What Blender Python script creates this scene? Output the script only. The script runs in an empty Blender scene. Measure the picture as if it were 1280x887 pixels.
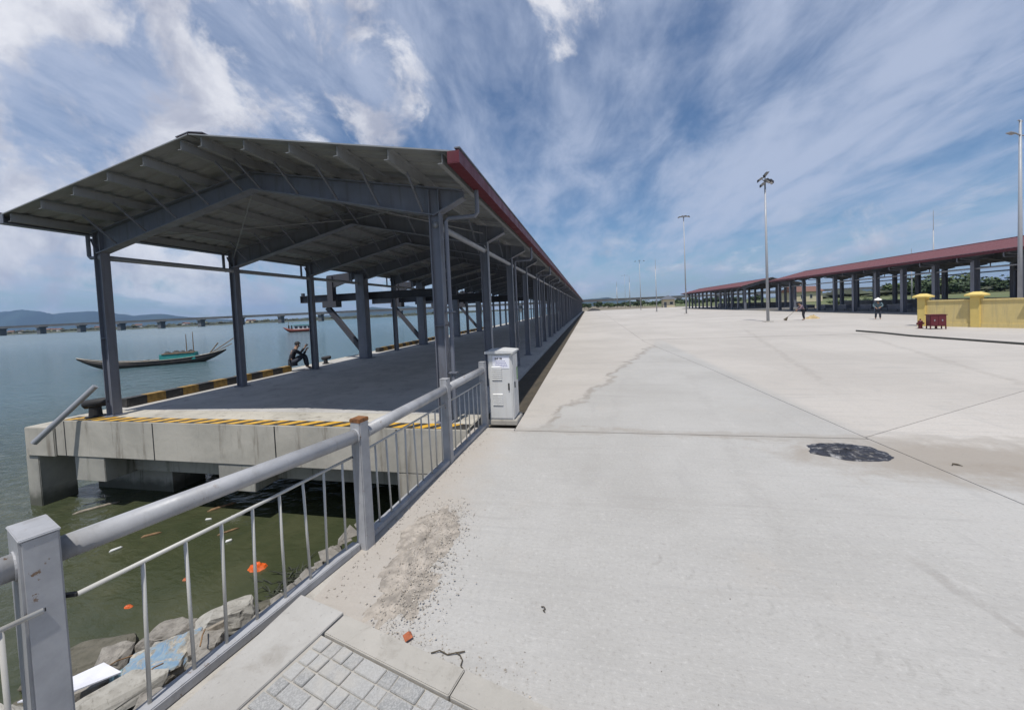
import bpy, bmesh, math, random
from mathutils import Vector, Matrix, noise
R = math.radians
SC = bpy.context.scene
COL = SC.collection
random.seed(7)
# ------------------------------------------------------------------ camera
CAM_H = 2.0
camd = bpy.data.cameras.new('camera'); cam = bpy.data.objects.new('camera', camd); COL.objects.link(cam)
camd.sensor_width = 36; camd.lens = 458/1280*36; camd.shift_y = -0.0324
camd.clip_start = 0.05; camd.clip_end = 40000
CAMROT = Matrix(((0.97814428, 0.03763683, 0.20449263), (0.20292418, 0.04165286, -0.97830814), (-0.04533812, 0.99842301, 0.03310508)))
CAMROT = CAMROT.to_quaternion().to_matrix()
cam.matrix_world = Matrix.Translation((0, 0, CAM_H)) @ CAMROT.to_4x4()
SC.camera = cam
# ------------------------------------------------------------------ light
SUN = Vector((-0.025, -0.365, 0.925)).normalized()
W = bpy.data.worlds.new('World'); SC.world = W; W.use_nodes = True
wn = W.node_tree; wn.nodes.clear()
def WN(t, **k):
    n = wn.nodes.new(t)
    for a, b in k.items(): setattr(n, a, b)
    return n
def wl(a, b): wn.links.new(a, b)
def wmath(op, a, b=None, clamp=False):
    n = WN('ShaderNodeMath', operation=op); n.use_clamp = clamp
    for i, v in enumerate((a, b)):
        if v is None: continue
        if isinstance(v, (int, float)): n.inputs[i].default_value = v
        else: wl(v, n.inputs[i])
    return n.outputs[0]
def wramp(v, lo, hi):
    n = WN('ShaderNodeMapRange', interpolation_type='SMOOTHSTEP'); wl(v, n.inputs[0])
    n.inputs[1].default_value = lo; n.inputs[2].default_value = hi
    return n.outputs[0]
sky = WN('ShaderNodeTexSky', sky_type='NISHITA', sun_disc=False)
sky.sun_elevation = math.asin(SUN.z); sky.sun_rotation = math.atan2(SUN.x, SUN.y)
sky.air_density = 1.1; sky.dust_density = 0.3; sky.ozone_density = 2.0
tc = WN('ShaderNodeTexCoord'); sp = WN('ShaderNodeSeparateXYZ'); wl(tc.outputs['Generated'], sp.inputs[0])
zc = wmath('ADD', wmath('MAXIMUM', sp.outputs[2], 0.0), 0.22)
u = wmath('DIVIDE', sp.outputs[0], zc); v = wmath('DIVIDE', sp.outputs[1], zc)
def wcomb(x, y, z=0.0):
    n = WN('ShaderNodeCombineXYZ')
    for i, q in enumerate((x, y, z)):
        if isinstance(q, (int, float)): n.inputs[i].default_value = q
        else: wl(q, n.inputs[i])
    return n.outputs[0]
def wnoise(vec, scale, detail=8, rough=.55, dist=0.):
    n = WN('ShaderNodeTexNoise'); wl(vec, n.inputs['Vector'])
    n.inputs['Scale'].default_value = scale; n.inputs['Detail'].default_value = detail
    n.inputs['Roughness'].default_value = rough; n.inputs['Distortion'].default_value = dist
    return n.outputs[0]
u2 = wmath('ADD', u, wmath('MULTIPLY', v, 0.10))
bands = wnoise(wcomb(wmath('MULTIPLY', u2, 1.25), wmath('MULTIPLY', v, .62), 5.6), 1.25, 9, .54, .45)
wisps = wnoise(wcomb(wmath('MULTIPLY', u2, 2.4), wmath('MULTIPLY', v, 1.1), 8.4), 2.4, 9, .6, .35)
veil = wramp(wmath('ADD', wmath('MULTIPLY', bands, .60), wmath('MULTIPLY', wisps, .40)), .36, .64)
haze_low = wmath('POWER', wmath('SUBTRACT', 1.0, wmath('MAXIMUM', sp.outputs[2], 0.0)), 9.0)
veil = wmath('MULTIPLY', veil, .82)
veil = wmath('MAXIMUM', veil, wmath('MULTIPLY', haze_low, .22))
# heaped clouds: banks standing in three parts of the sky
puff = wnoise(tc.outputs['Generated'], 6.5, 12, .60, .3)
def bank(d, c0, c1):
    n = WN('ShaderNodeVectorMath', operation='DOT_PRODUCT'); wl(tc.outputs['Generated'], n.inputs[0])
    n.inputs[1].default_value = Vector(d).normalized(); return wramp(n.outputs['Value'], c0, c1)
BANKS = (((-.54, .64, .547), .965, .995), ((-.457, .721, .521), .972, .997), ((-.569, .597, .566), .968, .996), ((-.829, .427, .362), .955, .995), ((-.774, .517, .367), .95, .988),
         ((-.673, .628, .39), .965, .992), ((-.92, .30, .30), .95, .995), ((-.90, .42, .10), .975, .998), ((-.74, .66, .10), .985, .999), ((-.829, .5, .27), .965, .994), ((-.025, .784, .621), .985, .9995), ((.528, .84, .127), .996, .9997),
         ((-.95, -.5, .35), .88, .99), ((.8, -.6, .5), .88, .99), ((.1, -.9, .35), .9, .99))
banks = None
for d, a, b in BANKS:
    k_ = bank(d, a, b); banks = k_ if banks is None else wmath('MAXIMUM', banks, k_)
low = wramp(wnoise(wcomb(wmath('MULTIPLY', u, .8), wmath('MULTIPLY', v, .5), 1.7), 2.4, 9, .6, .2), .52, .66)
lowm = wmath('MULTIPLY', low, wmath('MULTIPLY', wramp(sp.outputs[2], .012, .05), wramp(sp.outputs[2], .22, .10)))
heap = wramp(wmath('ADD', wmath('MULTIPLY', wmath('SUBTRACT', puff, .5), 2.3), wmath('SUBTRACT', wmath('MULTIPLY', banks, .74), .52)), .0, .36)
heap = wmath('MAXIMUM', heap, wmath('MULTIPLY', lowm, .85))
shade = wramp(wnoise(tc.outputs['Generated'], 7.5, 6, .6, .3), .34, .66)
def wmix(f, a, b):
    n = WN('ShaderNodeMix', data_type='RGBA'); 
    if isinstance(f, float): n.inputs[0].default_value = f
    else: wl(f, n.inputs[0])
    for i, c in ((6, a), (7, b)):
        if isinstance(c, tuple): n.inputs[i].default_value = (*c, 1)
        else: wl(c, n.inputs[i])
    return n.outputs[2]
skyt = WN('ShaderNodeMix', data_type='RGBA', blend_type='MULTIPLY'); skyt.inputs[0].default_value = 1
wl(sky.outputs[0], skyt.inputs[6]); skyt.inputs[7].default_value = (.74, .88, 1.02, 1)
c = wmix(veil, skyt.outputs[2], (5.6, 6.3, 8.0))
heapcol = wmix(shade, (5.0, 5.2, 6.2), (9.6, 9.6, 10.0))
c = wmix(wmath('MULTIPLY', heap, .85), c, heapcol)
bg = WN('ShaderNodeBackground'); bg.inputs[1].default_value = 0.085; wl(c, bg.inputs[0])
wo = WN('ShaderNodeOutputWorld'); wl(bg.outputs[0], wo.inputs[0])
sl = bpy.data.lights.new('sun', 'SUN'); sl.energy = 4.2; sl.angle = R(.6); sl.color = (1, .965, .91)
so = bpy.data.objects.new('sun', sl); COL.objects.link(so)
so.rotation_euler = (-SUN).to_track_quat('-Z', 'Y').to_euler(); so.location = (0, 0, 30)
SC.view_settings.view_transform = 'Standard'; SC.view_settings.look = 'None'
SC.view_settings.exposure = 0.12; SC.view_settings.gamma = 1.0
# ------------------------------------------------------------------ materials
class NT:
    def __init__(s, name):
        s.m = bpy.data.materials.new(name); s.m.use_nodes = True; s.t = s.m.node_tree
        s.b = s.t.nodes['Principled BSDF']; s.pos = None
    def n(s, t, **k):
        x = s.t.nodes.new(t)
        for a, b in k.items(): setattr(x, a, b)
        return x
    def l(s, a, b): s.t.links.new(a, b)
    def P(s, obj=False):
        if s.pos is None:
            s.pos = s.n('ShaderNodeTexCoord').outputs['Object'] if obj else s.n('ShaderNodeNewGeometry').outputs['Position']
        return s.pos
    def set(s, sock, v):
        if isinstance(v, (int, float)): sock.default_value = v
        elif isinstance(v, tuple): sock.default_value = (*v, 1) if len(v) == 3 and sock.type == 'RGBA' else v
        else: s.l(v, sock)
    def scale(s, vec, sc, rot=(0, 0, 0)):
        x = s.n('ShaderNodeMapping'); s.l(vec, x.inputs[0]); x.inputs['Scale'].default_value = sc
        x.inputs['Rotation'].default_value = rot; return x.outputs[0]
    def noise(s, scale, detail=6, rough=.55, dist=0, vec=None):
        x = s.n('ShaderNodeTexNoise'); s.l(vec if vec is not None else s.P(), x.inputs['Vector'])
        x.inputs['Scale'].default_value = scale; x.inputs['Detail'].default_value = detail
        x.inputs['Roughness'].default_value = rough; x.inputs['Distortion'].default_value = dist
        return x.outputs[0]
    def vor(s, scale, feat='F1', vec=None, out='Distance'):
        x = s.n('ShaderNodeTexVoronoi', feature=feat); s.l(vec if vec is not None else s.P(), x.inputs['Vector'])
        x.inputs['Scale'].default_value = scale; return x.outputs[out]
    def ramp(s, v, lo, hi, a=0., b=1.):
        x = s.n('ShaderNodeMapRange', interpolation_type='SMOOTHSTEP'); s.l(v, x.inputs[0])
        for i, q in ((1, lo), (2, hi), (3, a), (4, b)): x.inputs[i].default_value = q
        return x.outputs[0]
    def math(s, op, a, b=None):
        x = s.n('ShaderNodeMath', operation=op)
        for i, q in enumerate((a, b)):
            if q is not None: s.set(x.inputs[i], q)
        return x.outputs[0]
    def mix(s, f, a, b, mode='MIX'):
        x = s.n('ShaderNodeMix', data_type='RGBA', blend_type=mode)
        s.set(x.inputs[0], f); s.set(x.inputs[6], a); s.set(x.inputs[7], b); return x.outputs[2]
    def bump(s, h, strength=.3, dist=.01, chain=None):
        x = s.n('ShaderNodeBump'); x.inputs['Strength'].default_value = strength; x.inputs['Distance'].default_value = dist
        s.l(h, x.inputs['Height'])
        if chain is not None: s.l(chain, x.inputs['Normal'])
        s.l(x.outputs[0], s.b.inputs['Normal']); return x.outputs[0]
    def col(s, v): s.set(s.b.inputs['Base Color'], v)
    def rough(s, v): s.set(s.b.inputs['Roughness'], v)
    def metal(s, v): s.b.inputs['Metallic'].default_value = v
M = {}
def simple(name, c, rough=.6, metal=0., var=.18, sc=6., bump=0., dirt=None, obj=False):
    t = NT(name); t.P(obj)
    d = t.noise(sc, 6, .6)
    k = t.ramp(d, .3, .7, 1-var, 1+var)
    x = t.n('ShaderNodeVectorMath', operation='SCALE'); x.inputs[0].default_value = c; t.l(k, x.inputs['Scale'])
    out = x.outputs[0]
    if dirt:
        out = t.mix(t.ramp(t.noise(sc*.6, 8, .65), .52, .70, 0, dirt[1]), out, dirt[0])
    t.col(out); t.rough(rough); t.metal(metal)
    if bump: t.bump(t.noise(sc*8, 4, .6), bump, .01)
    M[name] = t.m; return t.m
def streaked(name, c, streak, rough=.5, amt=.5, metal=0.):
    t = NT(name)
    s = t.noise(1, 6, .6, vec=t.scale(t.P(), (9, 9, .7)))
    b = t.noise(3.5, 6, .6)
    k = t.mix(t.ramp(s, .48, .72, 0, amt), c, streak)
    k = t.mix(t.ramp(b, .35, .7, 0, .25), k, tuple(q*.72 for q in c))
    t.col(k); t.rough(t.ramp(b, .3, .7, rough-.08, rough+.12)); t.metal(metal)
    t.bump(t.noise(40, 3, .5), .08, .004)
    M[name] = t.m; return t.m
# yard concrete -------------------------------------------------------------
def yard_mat():
    t = NT('yard_concrete'); p = t.P()
    sx = t.n('ShaderNodeSeparateXYZ'); t.l(p, sx.inputs[0]); X, Y = sx.outputs[0], sx.outputs[1]
    edge = t.math('ADD', t.math('MULTIPLY', t.math('SUBTRACT', Y, 6.0), .30), -.85)
    wob = t.math('MULTIPLY', t.math('SUBTRACT', t.noise(.8, 8, .65), .5), 1.7)
    da = t.math('ADD', t.math('SUBTRACT', edge, X), wob)           # sandy strip beside the shed
    near = t.ramp(Y, 5.5, 6.6)
    sandy = t.math('MULTIPLY', t.ramp(da, -.06, .12), near); lip = t.math('MULTIPLY', t.math('MULTIPLY', t.ramp(t.math('ABSOLUTE', da), .14, .02), near), t.ramp(Y, 20, 16))
    far = t.ramp(t.math('ADD', Y, t.math('MULTIPLY', wob, 2.)), 16., 24.)
    right = t.ramp(t.math('ADD', X, t.math('MULTIPLY', wob, .12)), 3.55, 3.95)
    rightn = t.math('MULTIPLY', right, t.ramp(Y, 4.6, 6.2))
    sandy = t.math('MAXIMUM', sandy, t.math('MAXIMUM', far, rightn))
    big = t.noise(.32, 7, .62, .3)
    grey = t.mix(t.ramp(big, .34, .68), (.405, .394, .374), (.335, .324, .304))
    beige = t.mix(t.ramp(t.noise(.22, 7, .6, .4), .35, .66), (.46, .426, .386), (.39, .36, .325))
    c = t.mix(sandy, grey, beige)
    c = t.mix(t.math('MULTIPLY', lip, t.ramp(t.noise(3, 5, .6), .30, .55, .2, .9)), c, (.25, .225, .195))
    patch = t.noise(1.1, 8, .68, .6)
    c = t.mix(t.ramp(patch, .56, .70, 0, .35), c, (.41, .375, .335))
    c = t.mix(t.ramp(t.noise(2.3, 9, .7, .8), .57, .74, 0, .40), c, (.52, .50, .475))
    mid = t.noise(7, 10, .76, .5); mk = t.ramp(t.noise(.9, 5, .6, .5), .42, .64, .15, 1.)
    c = t.mix(t.math('MULTIPLY', mk, t.ramp(mid, .52, .70, 0, .40)), c, (.27, .255, .235))
    c = t.mix(t.math('MULTIPLY', mk, t.ramp(mid, .46, .32, 0, .30)), c, (.53, .515, .49))
    fine = t.noise(34, 6, .75)
    c = t.mix(t.ramp(fine, .53, .66, 0, .42), c, (.23, .215, .195)); c = t.mix(t.ramp(fine, .45, .36, 0, .35), c, (.54, .525, .50))
    rnd = t.n('ShaderNodeObjectInfo').outputs['Random']
    c = t.mix(t.math('MULTIPLY', rnd, .22), c, (.30, .275, .24))
    nz = t.math('MULTIPLY', t.math('SUBTRACT', t.noise(1.1, 5, .6), .5), .5)
    def smear(a, b, w, amt, colr, gap=0.):
        a, b = Vector(a), Vector(b); L = (b-a).length; dl = (b-a)/L
        rx = t.math('SUBTRACT', X, a.x); ry = t.math('SUBTRACT', Y, a.y)
        ss = t.math('ADD', t.math('MULTIPLY', rx, dl.x), t.math('MULTIPLY', ry, dl.y))
        d2 = t.math('ADD', t.math('SUBTRACT', t.math('MULTIPLY', ry, dl.x), t.math('MULTIPLY', rx, dl.y)), nz)
        k_ = t.math('MULTIPLY', t.ramp(t.math('ABSOLUTE', d2), w, w*.4), t.math('MULTIPLY', t.ramp(ss, 0, L*.2), t.ramp(ss, L, L*.75)))
        return t.mix(t.math('MULTIPLY', k_, t.ramp(t.noise(5, 8, .75, .4), .40, .60, 0, amt)), c, colr)
    c = smear((2.2, 3.3), (2.5, 2.0), .07, .4, (.22, .20, .18))
    c = smear((2.6, 3.0), (2.9, 2.2), .05, .35, (.22, .20, .18))
    c = smear((-.5, 1.8), (1.4, 13), .13, .16, (.25, .235, .215))
    c = smear((1.2, 1.5), (3.0, 13), .13, .16, (.25, .235, .215))
    c = smear((6., 2.0), (14, 24), .16, .42, (.25, .225, .195))
    c = smear((4.5, 7.0), (11, 30), .16, .42, (.25, .225, .195))
    c = smear((3.4, 5.1), (9.5, 4.4), .25, .75, (.235, .20, .165))
    c = smear((-1.0, 6.3), (3.4, 5.55), .10, .5, (.26, .23, .195))
    # broom strokes and tyre tracks
    st = t.noise(1, 5, .6, vec=t.scale(p, (1.1, 16, 1), (0, 0, .05)))
    c = t.mix(t.ramp(st, .50, .72, 0, .42), c, (.32, .31, .295))
    st2 = t.noise(1, 6, .65, .5, vec=t.scale(p, (.35, 3.4, 1), (0, 0, -.22)))
    c = t.mix(t.ramp(st2, .55, .68, 0, .42), c, (.30, .285, .265))
    st3 = t.noise(1, 6, .7, .7, vec=t.scale(p, (2.6, .5, 1), (0, 0, .5)))
    c = t.mix(t.ramp(st3, .57, .70, 0, .34), c, (.31, .30, .285))
    # brown trodden dirt around the black patch and along the cross joint
    dx = t.math('MULTIPLY', t.math('SUBTRACT', X, 4.2), .42); dy = t.math('SUBTRACT', Y, 5.2)
    dd = t.math('SQRT', t.math('ADD', t.math('MULTIPLY', dx, dx), t.math('MULTIPLY', dy, dy)))
    dd = t.math('ADD', dd, t.math('MULTIPLY', t.math('SUBTRACT', t.noise(1.6, 8, .7, .5), .5), 1.5))
    c = t.mix(t.ramp(dd, .95, .30, 0, .8), c, (.27, .235, .195))
    dj = t.math('ADD', t.math('ABSOLUTE', t.math('SUBTRACT', Y, 5.9)), t.math('MULTIPLY', t.math('SUBTRACT', t.noise(2., 8, .7, .5), .5), .9))
    c = t.mix(t.ramp(dj, .22, .02, 0, .5), c, (.29, .262, .228))
    # dusty edge along the fence
    fe = t.math('ADD', X, t.math('MULTIPLY', t.math('SUBTRACT', t.noise(1.5, 8, .7), .5), 1.2))
    c = t.mix(t.math('MULTIPLY', t.ramp(fe, -1.05, -1.75, 0, .65), t.ramp(Y, 7., 5.)), c, (.37, .325, .275))
    # curved tread prints of one wheel
    a_, b_ = Vector((.34, 3.02)), Vector((1.75, 2.15)); dl = (b_-a_).normalized()
    rx_ = t.math('SUBTRACT', X, a_.x); ry_ = t.math('SUBTRACT', Y, a_.y)
    s_ = t.math('ADD', t.math('MULTIPLY', rx_, dl.x), t.math('MULTIPLY', ry_, dl.y)); d_ = t.math('SUBTRACT', t.math('MULTIPLY', ry_, dl.x), t.math('MULTIPLY', rx_, dl.y))
    ph = t.math('SINE', t.math('ADD', t.math('MULTIPLY', s_, 52.), t.math('MULTIPLY', t.math('MULTIPLY', d_, d_), 260.)))
    tm = t.math('MULTIPLY', t.ramp(ph, .55, .95), t.math('MULTIPLY', t.ramp(t.math('ABSOLUTE', d_), .10, .05), t.math('MULTIPLY', t.ramp(s_, -.1, .2), t.ramp(s_, 1.9, 1.4))))
    c = t.mix(t.math('MULTIPLY', tm, t.ramp(t.noise(9, 6, .7), .40, .62, 0, .34)), c, (.22, .21, .19))
    spk = t.ramp(t.noise(30, 5, .7), .63, .72, 0, .6)
    c = t.mix(spk, c, (.22, .21, .20))
    pit = t.ramp(t.vor(13), .03, .09, .55, 0.)
    pm = t.ramp(t.noise(1.7, 5, .6), .55, .68)
    c = t.mix(t.math('MULTIPLY', pit, pm), c, (.13, .12, .11))
    t.col(c); t.rough(.86)
    h = t.math('ADD', t.math('MULTIPLY', t.noise(85, 5, .7), .5), t.math('MULTIPLY', t.noise(1, 4, .6, vec=t.scale(p, (3, 60, 1))), .5))
    b1 = t.bump(h, .6, .008)
    t.bump(t.noise(4, 9, .7), .4, .025, b1)
    M['yard'] = t.m
yard_mat()
def conc(name, a, b, stain=(.16, .15, .13), amt=.6, vert=True, sc=1.):
    t = NT(name); p = t.P()
    k = t.mix(t.ramp(t.noise(.9*sc, 8, .65, .3), .33, .68), a, b)
    if vert: s = t.noise(1, 8, .7, .2, vec=t.scale(p, (4.5*sc, 4.5*sc, .45*sc)))
    else: s = t.noise(2.6*sc, 8, .7, .6)
    k = t.mix(t.ramp(s, .52, .70, 0, amt), k, stain)
    k = t.mix(t.ramp(t.noise(38, 3, .6), .62, .74, 0, .45), k, tuple(q*.5 for q in b))
    t.col(k); t.rough(.9)
    b1 = t.bump(t.noise(60, 5, .7), .35, .006); t.bump(t.noise(7, 5, .6), .3, .015, b1)
    M[name] = t.m
conc('quay_concrete', (.46, .43, .37), (.345, .325, .28), (.17, .145, .115), .75)
conc('quay_deck', (.43, .415, .395), (.34, .33, .315), (.20, .19, .18), .65, False)
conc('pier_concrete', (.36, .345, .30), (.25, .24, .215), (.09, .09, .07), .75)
conc('kerb_concrete', (.40, .375, .335), (.33, .31, .275), (.22, .20, .17), .5, False, 2)
conc('apron_concrete', (.40, .385, .36), (.32, .305, .28), (.24, .22, .19), .6, False, 1.5)
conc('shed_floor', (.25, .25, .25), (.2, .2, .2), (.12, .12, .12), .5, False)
conc('rock_grey', (.27, .25, .22), (.17, .155, .135), (.06, .055, .045), .7, False, 8)
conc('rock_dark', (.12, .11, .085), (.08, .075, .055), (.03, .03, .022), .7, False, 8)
conc('rock_pale', (.36, .345, .31), (.27, .255, .225), (.10, .09, .07), .65, False, 8)
conc('mud', (.075, .06, .04), (.05, .042, .03), (.02, .018, .013), .6, False, 4)
conc('bank_soil', (.10, .085, .06), (.07, .06, .043), (.03, .027, .02), .6, False, 2)
conc('earth', (.20, .165, .12), (.15, .13, .09), (.08, .085, .04), .6, False, .05)
conc('field', (.085, .115, .035), (.12, .125, .05), (.16, .13, .075), .7, False, .03)
def tide(name, lo, hi):
    m_ = M[name]; t = m_.node_tree; b = t.nodes['Principled BSDF']; src = b.inputs['Base Color'].links[0].from_socket
    g = t.nodes.new('ShaderNodeNewGeometry'); sx = t.nodes.new('ShaderNodeSeparateXYZ'); t.links.new(g.outputs['Position'], sx.inputs[0])
    n = t.nodes.new('ShaderNodeTexNoise'); t.links.new(g.outputs['Position'], n.inputs['Vector']); n.inputs['Scale'].default_value = 4; n.inputs['Detail'].default_value = 7
    ad = t.nodes.new('ShaderNodeMath'); ad.operation = 'MULTIPLY_ADD'; t.links.new(n.outputs[0], ad.inputs[0]); ad.inputs[1].default_value = .35; t.links.new(sx.outputs[2], ad.inputs[2])
    mr = t.nodes.new('ShaderNodeMapRange'); mr.interpolation_type = 'SMOOTHSTEP'; t.links.new(ad.outputs[0], mr.inputs[0])
    for i, q in ((1, hi), (2, lo), (3, 0.), (4, .85)): mr.inputs[i].default_value = q
    mx = t.nodes.new('ShaderNodeMix'); mx.data_type = 'RGBA'; t.links.new(mr.outputs[0], mx.inputs[0]); t.links.new(src, mx.inputs[6]); mx.inputs[7].default_value = (.055, .058, .04, 1)
    t.links.new(mx.outputs[2], b.inputs['Base Color'])
tide('pier_concrete', -1.72, -1.45); tide('rock_grey', -1.80, -1.45); tide('rock_pale', -1.80, -1.45)
def paver_mat():
    t = NT('paver_stone'); p = t.P()
    rnd = t.n('ShaderNodeObjectInfo').outputs['Random']
    k = t.mix(rnd, (.23, .23, .225), (.36, .35, .33))
    k = t.mix(t.ramp(t.vor(160, out='Color'), .35, .75, 0, .5), k, (.42, .415, .40))
    k = t.mix(t.ramp(t.noise(120, 3, .7), .58, .72, 0, .6), k, (.13, .13, .13))
    k = t.mix(t.ramp(t.noise(4, 8, .65, .4), .48, .68, 0, .6), k, (.40, .375, .335))
    t.col(k); t.rough(.85); t.bump(t.noise(110, 4, .7), .5, .006); M['paver'] = t.m
paver_mat()
streaked('steel', (.165, .176, .21), (.088, .078, .078), .48, .55)
streaked('dark_steel', (.055, .056, .068), (.09, .065, .05), .55, .5)
streaked('galv', (.30, .31, .33), (.2, .2, .21), .45, .4, .2)
def fence_mat():
    t = NT('fence_paint'); p = t.P(); b = t.noise(3.5, 7, .65)
    k = t.mix(t.ramp(b, .35, .68), (.36, .362, .372), (.27, .272, .282))
    k = t.mix(t.ramp(t.noise(1, 6, .65, .2, vec=t.scale(p, (14, 14, 1.2))), .52, .72, 0, .5), k, (.21, .20, .185))
    ch = t.ramp(t.noise(22, 6, .68), .62, .67); lowz = t.ramp(t.noise(2.2, 4, .6), .45, .62)
    k = t.mix(t.math('MULTIPLY', ch, lowz), k, (.15, .085, .045))
    t.col(k); t.rough(t.ramp(b, .3, .7, .36, .58)); t.bump(t.noise(45, 4, .6), .12, .004); M['fence_paint'] = t.m
fence_mat()
streaked('fence_rod', (.46, .45, .42), (.30, .27, .22), .45, .5)
streaked('mast_paint', (.35, .36, .38), (.25, .25, .26), .45, .3)
streaked('sheet_under', (.25, .262, .27), (.18, .18, .178), .55, .35)
streaked('wall_yellow', (.62, .49, .21), (.34, .29, .19), .8, .45)
streaked('pillar_yellow', (.66, .50, .16), (.42, .33, .14), .75, .35)
streaked('cabinet_paint', (.58, .58, .57), (.42, .40, .37), .45, .35)
simple('tar', (.022, .022, .028), .5, var=.5, sc=14, dirt=((.36, .35, .34), .9))
streaked('red_paint', (.105, .011, .018), (.055, .01, .012), .5, .4)
streaked('roof_red', (.115, .032, .040), (.085, .026, .034), .6, .4)
simple('dark', (.02, .02, .022), .6)
simple('black_rubber', (.018, .018, .02), .7, var=.3, bump=.3)
simple('black_paint', (.03, .028, .025), .6, var=.3, sc=12, dirt=((.16, .14, .12), .5))
simple('yellow_paint', (.58, .33, .035), .6, var=.2, sc=12, dirt=((.16, .12, .07), .6))
simple('kerb_yellow_shaded', (.26, .155, .035), .7, var=.3, sc=9, dirt=((.07, .06, .045), .8))  # dirty yellow, also dimmed so that shade is painted into the sunlit kerb
simple('rust', (.20, .085, .03), .9, var=.4, sc=25, bump=.5)
simple('white_paper', (.75, .75, .80), .7, var=.06)
simple('ink', (.04, .04, .06), .7)
simple('blue_ink', (.13, .13, .32), .7)
simple('sand', (.315, .28, .24), .95, var=.3, sc=9, bump=.6)
simple('grit', (.36, .325, .28), .95, var=.4, sc=30)
simple('brick_red', (.42, .13, .06), .9, var=.25, sc=30, bump=.4)
simple('orange_plastic', (.55, .10, .015), .5, var=.25, sc=9)
simple('white_foam', (.6, .6, .58), .7, var=.08)
simple('drift_wood', (.20, .12, .06), .85, var=.35, sc=12, bump=.4)
simple('grey_wood', (.22, .19, .15), .85, var=.35, sc=12, bump=.4)
simple('twig', (.07, .055, .035), .9)
simple('rope', (.06, .06, .055), .9)
simple('weed', (.04, .045, .03), .8, var=.4)
simple('boat_hull', (.022, .018, .016), .6, var=.4, sc=3, dirt=((.07, .05, .035), .6))
simple('boat_rim', (.38, .34, .28), .7, var=.2)
simple('boat_wood', (.17, .11, .06), .8, var=.3)
simple('boat_teal', (.03, .24, .22), .6, var=.2)
simple('boat_red', (.16, .035, .025), .6, var=.3)
simple('boat_white', (.6, .6, .6), .6, var=.1)
simple('skin', (.33, .19, .12), .6, var=.08)
simple('cloth_dark', (.02, .02, .028), .85, var=.3)
simple('cloth_navy', (.03, .035, .05), .85, var=.3)
simple('cloth_mauve', (.20, .14, .17), .85, var=.2)
simple('cloth_teal', (.10, .15, .17), .85, var=.2)
simple('cloth_grey', (.018, .018, .024), .85, var=.2)
simple('hat_white', (.8, .78, .72), .8, var=.08)
simple('hair', (.012, .010, .009), .6)
simple('straw', (.45, .34, .18), .9, var=.25)
simple('leaf_dark', (.035, .06, .022), .7, var=.5, sc=1.2)
simple('leaf_mid', (.06, .09, .03), .7, var=.5, sc=1.2)
simple('bark', (.10, .08, .06), .9, var=.3)
simple('hedge', (.045, .052, .03), .8, var=.6, sc=.06)
simple('hill_forest', (.022, .036, .030), .95, var=.4, sc=.002)
simple('house_wall', (.55, .48, .33), .8, var=.1)
simple('house_white', (.6, .58, .54), .8, var=.1)
simple('house_roof', (.16, .08, .06), .8, var=.2)
simple('roof_dark', (.09, .10, .12), .7, var=.2)
simple('glass_dark', (.03, .035, .045), .15)
simple('lamp_glass', (.5, .5, .5), .25)
simple('bridge_concrete', (.12, .12, .12), .9, var=.15, sc=.1)
simple('green_sticker', (.25, .40, .17), .7)
def blue_rock():
    t = NT('rock_blue'); t.P()
    k = t.mix(t.ramp(t.noise(14, 9, .7), .36, .62), (.40, .37, .31), (.20, .18, .15))
    g = t.n('ShaderNodeNewGeometry'); sz = t.n('ShaderNodeSeparateXYZ'); t.l(g.outputs['Normal'], sz.inputs[0])
    f = t.math('MULTIPLY', t.ramp(sz.outputs[2], .4, .7), t.ramp(t.noise(7, 9, .75, .6), .44, .54, 0, .85))
    k = t.mix(f, k, t.mix(t.ramp(t.noise(14, 4), .4, .6), (.10, .21, .34), (.20, .29, .36)))
    t.col(k); t.rough(.85); t.bump(t.noise(30, 6, .65), .5, .01); M['rock_blue'] = t.m
blue_rock()
def water_mat():
    t = NT('water_surface'); p = t.P()
    sx = t.n('ShaderNodeSeparateXYZ'); t.l(p, sx.inputs[0])
    d = t.n('ShaderNodeVectorMath', operation='LENGTH'); t.l(p, d.inputs[0]); D = d.outputs['Value']
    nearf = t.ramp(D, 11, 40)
    c = t.mix(nearf, t.mix(t.ramp(t.noise(.8, 6, .6, .6), .35, .7), (.040, .048, .024), (.060, .065, .034)), (.080, .135, .15))  # far water: blue of the reflected sky is painted into the base colour
    t.col(c); t.rough(t.ramp(D, 10, 300, .07, .22)); t.b.inputs['IOR'].default_value = 1.333
    s1 = t.noise(.55, 4, .6, .6, vec=t.scale(p, (1, 1.5, 1), (0, 0, .5)))
    s2 = t.noise(2.6, 5, .62, .5, vec=t.scale(p, (1, 1.7, 1), (0, 0, .35)))
    h = t.math('ADD', t.math('MULTIPLY', s1, .7), t.math('MULTIPLY', s2, .3))
    b = t.n('ShaderNodeBump'); t.l(h, b.inputs['Height']); b.inputs['Distance'].default_value = .35
    t.l(t.ramp(D, 5, 26, .18, 1.), b.inputs['Strength']); t.l(b.outputs[0], t.b.inputs['Normal'])
    M['water'] = t.m
water_mat()
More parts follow.
